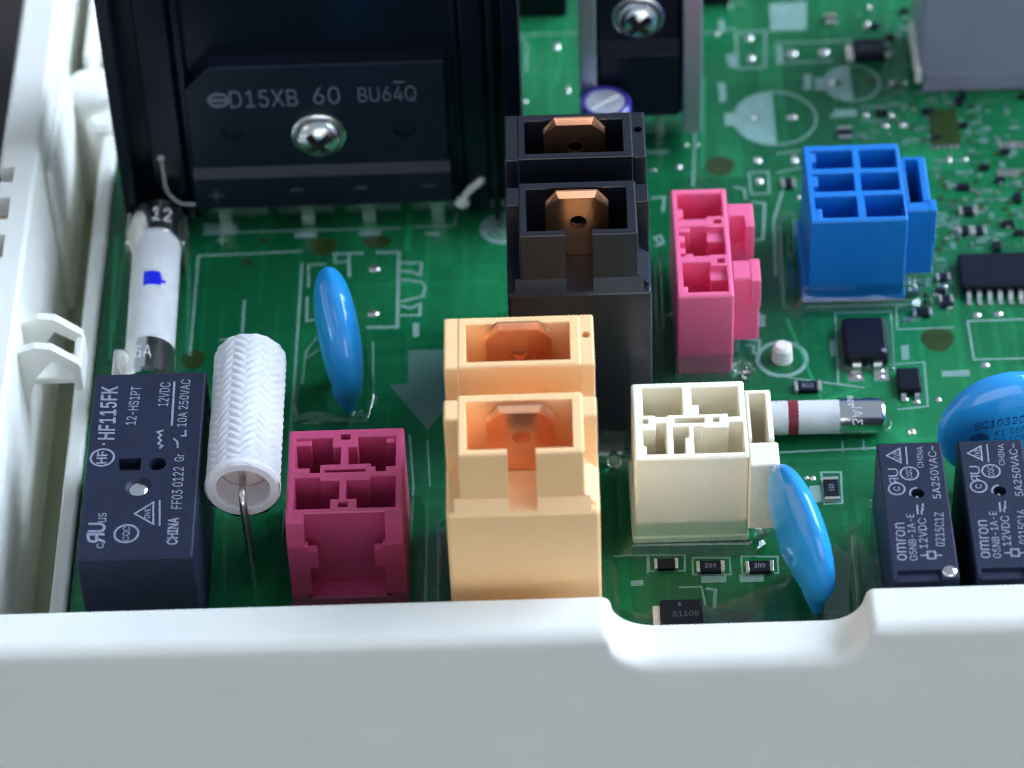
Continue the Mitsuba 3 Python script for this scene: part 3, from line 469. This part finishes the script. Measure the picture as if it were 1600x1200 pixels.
def screw(x, y, z, r, label):
    t = thing('screw', label, 'screw', 'pan head screws holding parts to heat sinks')
    O, Rv, Uv, N = (x, y, z), (1, 0, 0), (0, 0, 1), (0, -1, 0)
    place = lambda m: m.transform(np.array([[1, 0, 0, x], [0, 0, -1, y], [0, 1, 0, z]], float))
    add('washer', place(lathe([(0, 0), (r, 0), (r, 0.35), (r - 0.15, 0.5), (r * 0.8, 0.62), (0, 0.62)])), 'zinc', t, 35)
    prof = [(0, 0.3)] + [(r * 0.86 * math.cos(a), 0.62 + 1.75 * math.sin(a)) for a in np.linspace(0, math.pi / 2, 14)]
    h = lathe(prof, 56)
    for k in range(2):
        c, s = math.cos(math.radians(90 * k + 40)), math.sin(math.radians(90 * k + 40))
        bar = hull([(dx * k1, dy * k2, zz) for dx, k1, k2, zz in ((1.95, 1, 1, 2.6), (-1.95, 1, 1, 2.6), (1.6, 1, 1, 0.9), (-1.6, 1, 1, 0.9)) for dy in (-0.5, 0.5)])
        h -= bar.transform(np.array([[c, -s, 0, 0], [s, c, 0, 0], [0, 0, 1, 0]], float))
    cross = cube(-1.55, 1.55, -0.46, 0.46, 0.75, 1.12) + cube(-0.46, 0.46, -1.55, 1.55, 0.75, 1.12)
    c, s = math.cos(math.radians(40)), math.sin(math.radians(40))
    add('recess_shade_cross', place(cross.transform(np.array([[c, -s, 0, 0], [s, c, 0, 0], [0, 0, 1, 0]], float))), 'recess_shade', t)  # black cross laid inside the cut recess as painted shade
    h -= cyl((0, 0, 0.8), (0, 0, 3), 0.5, 0.85, seg=20)
    add('head', place(h), 'zinc', t, 30)
screw(24.4, 70.75, 15.4, 3.35, 'shiny cross-head screw in the middle of the flat rectifier')

sk = thing('heat_sink_bracket', 'silver aluminium bracket heat sink with upright side flanges behind the black tab connector', 'heat sink')
add('back_plate', cbox(57.0, 72.2, 88.6, 90.0, 2, 38, 0.2), 'anodised_black', sk)
add('side_flange', cbox(56.8, 59.0, 83.5, 90, 6.5, 38, 0.2), 'aluminium', sk)
add('side_flange', cbox(69.9, 72.3, 83.8, 90, 2.5, 38, 0.2), 'aluminium', sk)
tr = thing('power_transistor', 'black power transistor clamped inside the silver bracket', 'transistor')
b = cbox(59.3, 69.5, 84.4, 88.6, 5.0, 15.3, 0.25) + cbox(59.3, 69.5, 86.0, 88.6, 15, 30, 0.2) + hull([(x, yy, zz) for x in (59.35, 69.45) for yy, zz in ((84.5, 15.0), (86.1, 16.6), (88, 15))])
add('body', b, 'chip_black', tr)
for x in (61.8, 64.4, 67.0): add('lead', cbox(x - 0.5, x + 0.5, 85.6, 86.2, -0.5, 5.2, 0.08), 'tin', tr)
screw(64.35, 86.0, 20.2, 3.3, 'shiny cross-head screw on the power transistor in the silver bracket')

ec = thing('electrolytic_capacitor', 'small capacitor can with purple sleeve and scored silver top behind the black tab connector', 'capacitor')
cx, cy, r = 59.95, 80.6, 3.25
add('sleeve', lathe([(0, 0), (r, 0), (r, 10.7), (r - 0.35, 11.05), (r - 0.75, 10.95), (r - 0.75, 10.6), (0, 10.6)], 48).translate((cx, cy, 0)), 'sleeve_purple', ec, 35)
top = lathe([(0, 9), (r - 0.7, 9), (r - 0.7, 10.8), (0, 10.9)], 48).translate((cx, cy, 0))
for a in (35, 125):
    d = np.array([math.cos(math.radians(a)), math.sin(math.radians(a))]) * 2.2; w = np.array([-d[1], d[0]]) * 0.07
    add('vent_score', hull([(cx + sx * d[0] + sy * w[0], cy + sx * d[1] + sy * w[1], zz) for sx in (-1, 1) for sy in (-1, 1) for zz in (10.6, 10.9)] + [(cx + sx * d[0] * 0.95, cy + sx * d[1] * 0.95, 11.02) for sx in (-1, 1)]), 'case_white', ec)
add('can_top', top, 'can_top', ec, 30)

# ------------------------------------------------------------------ fuses and the sleeved resistor
fu = thing('ceramic_fuse', 'white ceramic tube fuse with a blue ink mark, lying behind the large relay', 'fuse')
ax0, ax1 = np.array([3.35, 37.5, 4.8]), np.array([4.0, 68.2, 4.8])
ax0, ax1 = np.array([4.25, 37.5, 4.8]), np.array([3.75, 68.3, 4.8])
d = (ax1 - ax0) / np.linalg.norm(ax1 - ax0)
def tube_along(p0, dirv, prof, seg=56):
    z_ = dirv / np.linalg.norm(dirv); x_ = np.cross(z_, [0, 0, 1.0]); x_ /= np.linalg.norm(x_); y_ = np.cross(z_, x_)
    return lathe(prof, seg).transform(np.column_stack([x_, y_, z_, p0]))
add('tube', tube_along(ax0, d, [(0, 5), (2.95, 5), (2.95, 25.8), (0, 25.8)]), 'ceramic', fu, 35)
for a, b_ in ((0.3, 6.2), (24.9, 30.8)):
    add('end_cap', tube_along(ax0, d, [(0, a), (2.75, a), (3.15, a + 0.35), (3.15, b_ - 0.35), (2.75, b_), (0, b_)]), 'nickel', fu, 35)
mk = []
for th in np.linspace(-0.34, 0.62, 13):
    for v_ in (0, 1):
        lo, hi = 15.1, 17.6 - 0.9 * max(0, (th - 0.1)) ** 1.2
        if th > 0.4: lo, hi = 15.4 + 0.25, 16.2
        q = lo + (hi - lo) * v_
        mk.append(ax0 + d * q + 2.99 * np.array([math.sin(th), 0, math.cos(th)]))
f_ = [(2 * i, 2 * i + 2, 2 * i + 3) for i in range(12)] + [(2 * i, 2 * i + 3, 2 * i + 1) for i in range(12)]
add('ink_mark', (np.array(mk), np.array(f_)), 'ink_blue', fu + '__tube')
def cap_text(parent, s, at_, R_, th, w, hgt, axis0, dirv, up=1, m='print_grey'):
    n = np.array([math.sin(th), 0, math.cos(th)]) if abs(dirv[1]) > 0.5 else np.array([0, -math.sin(th), math.cos(th)])
    o = axis0 + dirv * at_ + n * (R_ + 0.02); t_ = np.cross(dirv, n)
    lettering(parent, s, o - t_ * w / 2 * up, t_ * w * up, dirv * hgt, m)
cap_text(fu + '__end_cap_001', '12', 26.6, 3.15, 0.25, 2.4, 2.4, ax0, d, m='ceramic')
cap_text(fu + '__end_cap', '5A', 2.2, 3.15, -0.1, 2.0, 2.0, ax0, d, m='ceramic')
cl = cbox(0.0, 1.2, 37.6, 43.4, 0, 6.0, 0.2) + cbox(6.8, 7.4, 38, 43, 0, 5.2, 0.15)
add('fuse_clip', cl, 'tin', fu)
cl = cbox(0.0, 0.7, 62.6, 68.2, 0, 5.8, 0.2) + cbox(6.7, 7.3, 62.8, 68, 0, 5.2, 0.15)
add('fuse_clip', cl, 'tin', fu)
def blob(c, r, k=0.25, seed=1, stretch=(1, 1, 1)):
    m = trimesh.creation.icosphere(4, 1.0); v = m.vertices
    v = v * (1 + k * (meshkit.fbm(v * 1.6 + 10 * seed, 3, seed)[:, None] - 0.5) * 2) * r * np.array(stretch)
    return (v + np.array(c), m.faces)
add('glue', blob((1.9, 64.3, 5.2), 1.6, 0.3, 3, (1.0, 2.3, 1.35)), 'glue', fu, True)
add('glue', blob((1.7, 40.5, 4.6), 1.6, 0.3, 5, (1.0, 2.0, 1.5)), 'glue', fu, True)

fr = thing('banded_fuse', 'white tube fuse with a dark red band and silver cap, behind the ivory connector', 'fuse')
p0, dx = np.array([70.6, 31.95, 2.45]), np.array([1.0, -0.012, 0])
add('tube', tube_along(p0, dx, [(0, 3), (2.0, 3), (2.0, 15.6), (0, 15.6)]), 'ceramic', fr, 35)
add('band', tube_along(p0, dx, [(0, 9.2), (2.03, 9.2), (2.03, 10.4), (0, 10.4)]), 'ink_red', fr + '__tube', 35)
add('end_cap', tube_along(p0, dx, [(0, 15.2), (2.1, 15.2), (2.15, 15.4), (2.15, 20.0), (1.85, 20.5), (0, 20.5)]), 'nickel', fr, 35)
cap_text(fr + '__end_cap', '3AL', 16.6, 2.15, 0.65, 2.6, 1.2, p0, dx, -1, m='ceramic')
cap_text(fr + '__end_cap', '250', 16.2, 2.15, -0.25, 2.2, 0.7, p0, dx, -1, m='ceramic')
add('resin_bead', blob((91.3, 30.7, 2.2), 0.8, 0.15, 8, (0.8, 0.8, 1.3)), 'clear_drop', fr, True)

sl = thing('sleeved_resistor', 'resistor in a white braided fibre sleeve with its bent wire lead, beside the large relay', 'resistor')
A, B = np.array([17.5, 11.6, 14.0]), np.array([17.45, 33.3, 14.0])
L = B[1] - A[1]; NT, NL = 260, 300
th, ax = np.meshgrid(np.linspace(0, 2 * np.pi, NT, endpoint=False), np.linspace(0, 1, NL), indexing='ij')
NC = 16
col = th / (2 * np.pi) * NC; fcol = col - np.floor(col); odd = (np.floor(col) % 2).astype(bool)
ph = ax * L / 1.15 + np.where(odd, fcol, 1 - fcol) * 0.95
strand = np.abs(np.sin(np.pi * ph)) ** 1.0 * (0.55 + 0.45 * np.sin(np.pi * fcol))
rad = 4.02 + 0.17 * strand * (0.75 + 0.5 * meshkit.noise(np.stack([np.floor(col), np.floor(ph), np.floor(ph) * 0], -1) * 1.37, 9)) + 0.10 * (meshkit.fbm(np.stack([np.cos(th) * 2, np.sin(th) * 2, ax * 7], -1), 3) - 0.5)
end = np.clip((ax - 0.955) / 0.045, 0, 1); rad = rad * np.sqrt(np.clip(1 - 0.72 * end ** 2, 0.02, 1))
front = np.clip((0.02 - ax) / 0.02, 0, 1); rad = rad + 0.12 * front
wob = 0.25 * (meshkit.noise(np.stack([np.cos(th) * 3, np.sin(th) * 3, ax * 0], -1), 4) - 0.5) * np.clip((0.1 - ax) / 0.1, 0, 1)
v = np.stack([17.5 + rad * np.sin(th), A[1] + ax * L + wob * 2, 14.0 + rad * np.cos(th)], -1).reshape(-1, 3)
i, j = np.meshgrid(np.arange(NT), np.arange(NL - 1), indexing='ij'); i2 = (i + 1) % NT
q = np.stack([i * NL + j, i * NL + j + 1, i2 * NL + j + 1, i2 * NL + j], -1).reshape(-1, 4)
f = np.vstack([q[:, [0, 1, 2]], q[:, [0, 2, 3]]])
mesh = trimesh.Trimesh(v, f, process=False)
if ((mesh.triangles_center - [17.5, 22, 14]) * mesh.face_normals * [1, 0, 1]).sum() < 0: mesh.invert()
add('sleeve', mesh, 'sleeve_fibre', sl, True)
add('sleeve_lip', tube_along(A + [0, -0.15, 0], np.array([0, 1.0, 0]), [(2.9, 0.35), (3.15, 0), (4.0, 0.0), (4.27, 0.3), (4.25, 0.8), (4.05, 1.3), (3.9, 8), (2.9, 8)]), 'sleeve_lip', sl, 40)
add('core', tube_along(A + [0, 2.3, 0], np.array([0, 1.0, 0]), [(0, 0), (1.6, 0.1), (3.0, 1.2), (3.0, 18), (0, 18)]), 'sleeve_core', sl, 35)
path = smooth_path([(17.5, 14.6, 14.4), (17.5, 11.4, 14.4), (17.52, 10.3, 13.9), (17.6, 9.8, 12.6), (17.7, 9.85, 8), (17.8, 9.9, -0.5)], 8)
add('lead', tube(path, 0.43, 16), 'tin', sl, 40)

# ------------------------------------------------------------------ blue disc capacitors
def disc(name, c, R, t, yaw, label, cat, lead_sep, tilt=0.0, group=None):
    k = thing(name, label, cat, group)
    prof = [(R * s, t / 2 * (1 - s ** 3.2) ** (1 / 2.1)) for s in np.sin(np.linspace(0, np.pi / 2, 30))]
    prof = prof + [(r_, -h_) for r_, h_ in prof[::-1][1:]]
    nrm = np.array([math.cos(yaw), math.sin(yaw), tilt]); nrm /= np.linalg.norm(nrm)
    hv = np.array([-math.sin(yaw), math.cos(yaw), 0]); up = np.cross(nrm, hv)
    c = np.array(c, float)
    b = lathe(prof, 72).transform(np.column_stack([hv, up, nrm, c]))
    for s in (-1, 1):
        o = c + hv * lead_sep / 2 * s
        b += hull(np.vstack([np.array(arr(ball(o - up * R * 0.72, t * 0.40, 20))[0]), np.array(arr(ball(o - up * (R + 1.0), 0.75, 16))[0])]))
    add('coating', b, 'epoxy_blue', k, 50)
    for s in (-1, 1):
        o = c + hv * lead_sep / 2 * s
        add('lead', tube([o - up * (R + 0.5), (o - up * (R + 1.5)) * [1, 1, 0] + [0, 0, -0.3]], 0.32), 'tin', k, 40)
    return k, c, hv, up, nrm
disc('disc_capacitor', (27.3, 39.6, 10.9), 8.0, 4.5, 0.21, 'glossy blue disc capacitor standing edge-on behind the magenta connector', 'capacitor', 7.0, group='blue disc capacitors standing edge-on')
disc('disc_capacitor', (79.3, 5.6, 10.6), 8.0, 3.9, 0.31, 'glossy blue disc capacitor standing edge-on inside the notch of the front wall', 'capacitor', 7.0, tilt=0.09, group='blue disc capacitors standing edge-on')
k, c, hv, up, nrm = disc('varistor', (103.6, 22.2, 10.0), 7.8, 4.6, math.radians(-80), 'blue disc varistor with dark printed code facing forward behind the twin relays', 'varistor', 7.0)
face = c + nrm * 2.3 + up * 1.9 - hv * 0.4
for s, u0, v0, w, h in (('SC10320', -3.9, 0.3, 5.9, 1.15), ('K1', -1.4, -1.2, 1.2, 0.9), ('FJ', -1.4, -2.4, 1.2, 0.9), ('088', 0.4, -1.2, 1.7, 1.0), ('105', 0.4, -2.5, 1.7, 1.0)):
    lettering(k + '__coating', s, face + hv * u0 + up * v0, hv * w, up * h, 'print_blue')
decal(k + '__coating', Point(-3.2, -1.6).buffer(1.2).difference(sbox(-4.2, -1.8, -2.2, -1.5)), face, hv, up, 'print_blue')

# ------------------------------------------------------------------ support post
ps = thing('support_post', 'short white round post poking through a ringed hole in the green board', 'post')
cx, cy = (80.04, 44.33)
add('shaft', lathe([(0, 0), (1.3, 0), (1.15, 1.9), (0.8, 2.3), (0, 2.4)], 32).translate((cx, cy + 0.1, 0)), 'case_white', ps, 35)

# ------------------------------------------------------------------ surface-mounted parts
def chip(name, rect, h, label, cat, pins=(), code=None, bevel=0.25, group=None, m='chip_black'):
    x0, x1, y0, y1 = rect
    t = thing(name, label, cat, group)
    add('package', cbox(x0, x1, y0, y1, 0.15, h, bevel), m, t)
    for p in pins:
        a, b, c, d_ = p
        ym = (c + d_) / 2
        if c < y0: q = hull([(x, yy, zz) for x in (a, b) for yy, zz in ((d_, h * 0.55), (d_, h * 0.4), (ym + 0.25, h * 0.55), (ym, h * 0.4))]) + hull([(x, yy, zz) for x in (a, b) for yy, zz in ((ym + 0.25, h * 0.55), (ym, h * 0.4), (ym - 0.05, 0.05), (ym - 0.2, 0.25))]) + cube(a, b, c, ym, 0.05, 0.25)
        else: q = cbox(a, b, c, d_, 0.05, h * 0.4, 0.05)
        add('pin', q, 'tin', t)
    if code: lettering(t + '__package', code[0], *code[1:], 'print_dim')
    return t
r = (87.43, 92.73, 42.38, 49.19)
xc = (r[0] + r[1]) / 2
chip('optocoupler', r, 2.2, 'square black four-pin optocoupler in front of the blue connector', 'chip', [(xc - 1.75, xc - 0.75, r[2] - 1.6, r[2] + 0.2), (xc + 0.75, xc + 1.75, r[2] - 1.6, r[2] + 0.2)], bevel=0.45)
add('index_dot', dome(r[1] - 0.6, r[2] + 0.7, 0.3, 0.3, 0.05).translate((0, 0, 2.2)), 'print_grey', 'optocoupler')
r = (93.41, 96.23, 37.29, 41.11)
chip('small_transistor', r, 1.2, 'tiny black transistor between the optocoupler and the blue facing disc', 'transistor', [(r[0] + 0.3, r[0] + 0.9, r[2] - 1.0, r[2] + 0.1), (r[1] - 0.9, r[1] - 0.3, r[2] - 1.0, r[2] + 0.1)])
r = (63.57, 68.35, 1.41, 4.29)
r = (r[0], r[1], -1.5, r[3])
chip('corner_chip', r, 1.9, 'small black chip half hidden by the notch of the front wall', 'chip', [], ('S1108', ((r[0] + 1.4), 1.6, 1.9), (2.9, 0, 0), (0, 0.8, 0)))
add('tab', cbox(r[0] - 0.8, r[0] + 0.1, r[2], r[3] - 0.4, 0.1, 1.3, 0.1), 'glue', 'corner_chip')
decal('corner_chip__package', Polygon([(r[0] + 2, 3.2), (r[0] + 2.5, 3.2), (r[0] + 2.25, 3.9)]), (0, 0, 1.9), m='print_dim')
r = (93.22, 97.43, 100.11, 103.06)
chip('black_diode', r, 1.8, 'black block diode with grey print at the far edge beside the grey cover', 'diode', [], ('0GN7A', (r[0] + 0.8, r[2] + 0.5, 1.8), (2.8, 0, 0), (0, 0.9, 0)))
add('terminal', cbox(r[0] - 0.9, r[0] + 0.1, r[2] + 0.3, r[3] - 0.3, 0, 1.0, 0.1), 'glue', 'black_diode')
ic = (102.71, 113.73, 54.55, 60.46)
pins = []
px = ic[0] + 0.55
while px < ic[1] - 0.5:
    pins.append((px, px + 0.55, ic[2] - 2.0, ic[2] + 0.1)); px += 1.27
px = ic[0] + 0.55
while px < ic[1] - 0.5:
    pins.append((px, px + 0.55, ic[3] - 0.1, ic[3] + 0.9)); px += 1.27
chip('controller_chip', ic, 1.7, 'long black chip with a row of bright pins right of the blue connector', 'chip', pins)
def resistor(u, L, W, label, vertical=False, code=None, dark=True, group='tiny resistors on the green board'):
    x, y = u; hx, hy = (W / 2, L / 2) if vertical else (L / 2, W / 2)
    t = thing('chip_resistor', label, 'resistor', group)
    e = 0.42
    if vertical:
        add('body', cbox(x - hx, x + hx, y - hy + e, y + hy - e, 0.05, 0.62, 0.06), 'chip_black', t)
        for s in (-1, 1): add('terminal', cbox(x - hx - 0.02, x + hx + 0.02, y + s * hy - (e if s > 0 else 0), y + s * hy + (0 if s > 0 else e), 0.03, 0.64, 0.06), 'tin', t)
    else:
        add('body', cbox(x - hx + e, x + hx - e, y - hy, y + hy, 0.05, 0.62, 0.06), 'chip_black', t)
        for s in (-1, 1): add('terminal', cbox(x + s * hx - (e if s > 0 else 0), x + s * hx + (0 if s > 0 else e), y - hy - 0.02, y + hy + 0.02, 0.03, 0.64, 0.06), 'tin', t)
    if code:
        if vertical: lettering(t + '__body', code, (x + 0.3, y - 0.55, 0.62), (0, 1.1, 0), (-0.6, 0, 0), 'print_grey')
        else: lettering(t + '__body', code, (x - 0.65, y - 0.35, 0.62), (1.3, 0, 0), (0, 0.7, 0), 'print_grey')
for u, L_, W_, vert, code, lab in [((82.73, 39.07), 3.2, 1.6, False, 'R10', 'pale chip resistor with printed code beside the ringed white post'), ((84.25, 22.03), 3.6, 1.7, True, '510', 'upright chip resistor between the edge-on blue disc and the slim relays'), ((64.63, 10.91), 2.8, 1.5, False, None, 'plain dark chip resistor first in the row before the white connector'), ((69.62, 10.31), 3.2, 1.6, False, '3R9', 'chip resistor with printed code in the middle of the row before the white connector'), ((75.2, 10.09), 3.2, 1.6, False, '3R9', 'chip resistor with printed code touching the edge-on blue disc'), ((109.14, 98.4), 2.0, 1.2, False, None, 'tiny dark chip resistor under the front edge of the grey cover'), ((105.04, 69.76), 2.2, 1.3, False, None, 'tiny black chip resistor nearest to the blue connector latch, far row'), ((104.33, 66.05), 1.8, 1.3, False, None, 'tiny black chip resistor just behind the long black chip'), ((106.08, 65.97), 1.8, 1.3, False, None, 'tiny brownish chip resistor behind the long black chip, second of its pair'), ((100.77, 57.58), 1.8, 1.1, False, None, 'tiny dark chip resistor left of the long black chip'), ((100.69, 53.65), 1.8, 1.2, False, None, 'tiny dark chip resistor in front of the blue connector latch'), ((97.58, 51.38), 2.4, 1.2, False, None, 'tiny dark chip resistor near the brown round stain'), ((90.95, 85.48), 2.2, 1.8, True, None, 'tiny grey chip behind the back edge of the blue connector'), ((90.86, 109.05), 1.8, 1.6, True, None, 'tiny dark chip beyond the far pair of solder pads'), ((82.96, 76.05), 1.8, 1.6, False, None, 'tiny dark square chip at the back left corner of the blue connector')]:
    resistor(u, L_, W_, lab, vert, code)
qf = (102.09, 105.62, 82.7, 89.7)
t = thing('brown_chip', 'flat brownish chip pad area under hazy resin behind the blue connector', 'chip')
add('package', cbox(*qf, 0.02, 0.5, 0.1), 'solder_mask_brown', t)
for k_ in range(4): add('pin', cbox(qf[0] + 0.3 + 0.8 * k_, qf[0] + 0.7 + 0.8 * k_, qf[2] - 0.5, qf[2] + 0.2, 0.05, 0.3, 0.05), 'tin', t)

# the crowded far corner, too blurred to tell its pieces apart
def scatter(n, region, sizes, h, seed):
    g = random.Random(seed); out = []; poly = Polygon(region); x0, y0, x1, y1 = poly.bounds
    while len(out) < n:
        x, y = g.uniform(x0, x1), g.uniform(y0, y1)
        if not poly.contains(Point(x, y)): continue
        if ic[0] - 1.5 < x < ic[1] + 1 and ic[2] - 3 < y < ic[3] + 2: continue
        w, l = g.choice(sizes); w, l = (w, l) if g.random() < 0.6 else (l, w)
        out.append(trimesh.creation.box((w, l, h), trimesh.transformations.translation_matrix((round(x / 0.6) * 0.6, round(y / 0.6) * 0.6, h / 2 + 0.03 + 0.0007 * len(out) ))))
    return trimesh.util.concatenate(out)
REG = [(93.76, 110.76), (101.45, 110.38), (100.5, 95.59), (114.78, 92.27), (111.32, 62.58), (103.07, 63.55), (101.75, 70.22), (101.63, 81.36), (97.34, 83.84), (91.62, 84.37), (96.51, 93.16), (97.63, 101.05)]
REG2 = [(99.18, 70.34), (103.75, 70.13), (101.71, 50.24), (94.29, 50.0), (97.77, 53.85)]
for i_, (m_, n_, sz, h_, lab) in enumerate([('chip_black', 18, [(1.2, 0.7), (1.5, 0.9)], 0.5, 'blurred crowd of tiny dark chips in the far right corner of the board'), ('tin', 26, [(0.5, 0.5), (0.7, 0.45)], 0.25, 'blurred crowd of tiny solder dots in the far right corner of the board'),
        ('silk_grey', 170, [(1.6, 0.16), (0.9, 0.5), (0.22, 1.2), (1.3, 0.7)], 0.03, 'blurred pale print marks among the tiny chips of the far corner'), ('solder_mask_brown', 40, [(0.9, 0.6), (0.7, 0.7)], 0.06, 'blurred tan flux spots among the tiny chips of the far corner')]):
    key = ('tiny_chip_crowd', 'solder_dot_crowd', 'print_mark_crowd', 'flux_spot_crowd')[i_]
    add(key, trimesh.util.concatenate([scatter(n_, REG, sz, h_, 11 + i_), scatter(2 if m_ == 'chip_black' else n_ // 3, REG2, sz, h_, 31 + i_)]), m_)
    labels[key] = {'label': lab, 'category': 'small parts', 'kind': 'stuff'}

gc = thing('grey_cover_box', 'smoky grey plastic box at the far right edge of the board', 'cover')
gx0, gx1, gy0, gy1 = (101.08, 118.8, 93.08, 107.47)
add('shell', cbox(gx0, gx1, gy0, gy0 + 14, 3.2, 22, 0.5), 'grey_cover', gc)
add('skirt', cbox(gx0 + 0.6, gx1 - 0.5, gy0 + 0.4, gy0 + 13, 0, 3.3, 0.3), 'grey_cover', gc)
add('rim', cbox(gx0 - 0.5, gx0 + 0.2, gy0 - 0.3, gy0 + 10, 2.2, 4.6, 0.15), 'glue', gc)
dk = thing('dark_module', 'black block at the far edge of the board behind the silver bracket', 'block')
a = (77.12, 112.71)
add('body', cbox(a[0] - 4.5, a[0] + 0.8, a[1] + 0.6, a[1] + 8, 0, 9, 0.3), 'chip_black', dk)
add('bead', blob((a[0] + 1.3, a[1] + 0.2, 0.5), 0.8, 0.2, 4, (1.2, 0.8, 1)), 'clear_drop', dk, True)
b2 = thing('black_block', 'black component block behind the right fins of the black heat sink', 'block')
a = (52.51, 111.46)
add('body', cbox(a[0] - 3.5, a[0] + 3.2, a[1] + 0.5, a[1] + 7, 0, 6, 0.3), 'chip_black', b2)

# ------------------------------------------------------------------ clear resin creeping up the bases
def meniscus(x0, x1, y0, y1, h, w):
    base = sbox(x0, y0, x1, y1); rows = []
    for t_ in np.linspace(0, 1, 9):
        off = 0.03 + w * t_; z_ = 0.16 + h * (1 - t_) ** 2.6
        pts = []
        for cx_, cy_, a0 in ((x1, y1, 0), (x0, y1, 90), (x0, y0, 180), (x1, y0, 270)):
            for a_ in np.linspace(a0, a0 + 90, 9):
                wob = 1 + 0.25 * (meshkit.noise(np.array([cx_ + 3 * math.cos(math.radians(a_)), cy_ + 3 * math.sin(math.radians(a_)), h])) - 0.5)
                pts.append((cx_ + off * wob * math.cos(math.radians(a_)), cy_ + off * wob * math.sin(math.radians(a_)), z_))
        r_ = np.array(pts); r_ = np.vstack([r_, r_[:1]])
        rows.append(r_)
    k_ = len(rows[0]); v_ = np.vstack(rows); f_ = []
    for i in range(len(rows) - 1):
        for j in range(k_ - 1):
            a_, b_ = i * k_ + j, i * k_ + j + 1
            f_ += [(a_, a_ + k_, b_ + k_), (a_, b_ + k_, b_)]
    return (v_, np.array(f_))
RES = [(88.0, 104.4, -5.9, 14.6, 7.0, 2.4), (61.0, 74.2, 14.6, 27.2, 3.2, 2.6), (83.2, 95.8, 54.0, 68.5, 2.6, 2.6), (67.2, 74.1, 42.1, 61.6, 3.0, 2.4), (22.3, 35.4, 5.6, 21.2, 2.6, 2.0),
       (40.6, 57.1, -4.5, 17.9, 3.0, 2.0), (47.5, 63.9, 29.4, 51.9, 3.5, 2.4), (87.6, 92.8, 42.3, 49.6, 0.9, 0.9)]
for q in RES: add('clear_resin', meniscus(*q), 'resin_film', None, True)
def pool(pts, h):
    base = Polygon(pts).buffer(0.8).buffer(-0.8).buffer(-0.6).buffer(0.6); rings = []
    for d_, z_ in ((0, 0.16), (0.12, 0.16 + h * 0.35), (0.3, 0.16 + h * 0.62), (0.6, 0.16 + h * 0.85), (1.0, 0.16 + h * 0.96), (1.5, 0.16 + h)):
        g = base.buffer(-d_); g = max(getattr(g, 'geoms', [g]), key=lambda q_: q_.area)
        e = g.exterior; s0 = e.project(Point(base.exterior.coords[0]))
        rings.append([(*e.interpolate((s0 + k_ / 160 * e.length) % e.length).coords[0], z_) for k_ in range(160)])
    cv, cf = trimesh.creation.triangulate_polygon(Polygon([r_[:2] for r_ in rings[-1]]), engine='earcut')
    v_ = [p_ for r_ in rings for p_ in r_]; f_ = []
    for i in range(len(rings) - 1):
        for j in range(160):
            a_, b_ = i * 160 + j, i * 160 + (j + 1) % 160
            f_ += [(a_, b_, b_ + 160), (a_, b_ + 160, a_ + 160)]
    n_ = len(v_); v_ += [(x_, y_, rings[-1][0][2]) for x_, y_ in cv]; f_ += [(a_ + n_, b_ + n_, c_ + n_) for a_, b_, c_ in cf]
    return (np.array(v_), np.array(f_))
for pts, h_ in [([(57.52, 0.09), (58.16, 4.38), (61.73, 3.56), (64.29, 4.82), (67.87, 4.29), (70.77, 4.76), (74.49, 6.65), (77.8, 7.49), (78.75, 10.9), (80.93, 13.8), (83.7, 13.69), (86.37, 10.6), (86.27, -1.02)], 1.0), ([(20.94, 38.17), (22.91, 49.17), (24.04, 50.82), (29.55, 48.88), (31.26, 39.92), (30.58, 35.06), (21.42, 35.45)], 0.7)]: add('clear_resin', pool(pts, h_), 'resin_film', None, True)
for c_, r_, s_ in [((96.72, 55.7, 1.0), 1.2, (1.1, 0.9, 0.7)), ((75.11, 42.07, 1.0), 1.1, (1.1, 0.8, 0.7)), ((75.93, 16.09, 1.2), 1.3, (0.8, 1.1, 0.8)), ((59.25, 26.82, 1.0), 0.9, (1, 0.8, 0.7))]: add('clear_resin', blob(c_, r_, 0.2, 6, s_), 'clear_drop', None, True)
for k_ in [k for k in scene if k.startswith('clear_resin') and scene[k].get('type') == 'ply']:
    labels[k_] = {'label': 'clear resin fillet creeping up around component bases on the board', 'category': 'resin', 'kind': 'stuff', 'group': 'clear resin fillets'}
sb = thing('glue_drip', 'glossy white drip at the lower right corner of the flat rectifier', 'drip')
add('bead', blob((41.6, 70.6, 3.6), 0.8, 0.3, 2, (1.1, 0.8, 1.2)), 'case_white', sb, True)
add('strand', tube(smooth_path([(41.6, 70.6, 3.8), (42.4, 71.0, 5.0), (43.4, 71.2, 5.9), (44.3, 71.4, 6.6)], 6), 0.5), 'case_white', sb, 40)
st = thing('glue_strand', 'thin pale glue strand hanging down the heat sink above the ceramic fuse', 'strand')
add('strand', tube(smooth_path([(4.6, 70.5, 12.4), (4.7, 70.4, 10.0), (4.9, 70.0, 7.6), (6.2, 69.6, 5.9), (8.2, 69.8, 5.3)], 6), 0.24), 'glue_dim', st, 40)
add('bead', ball((4.6, 70.4, 12.6), 0.5), 'glue_dim', st, True)
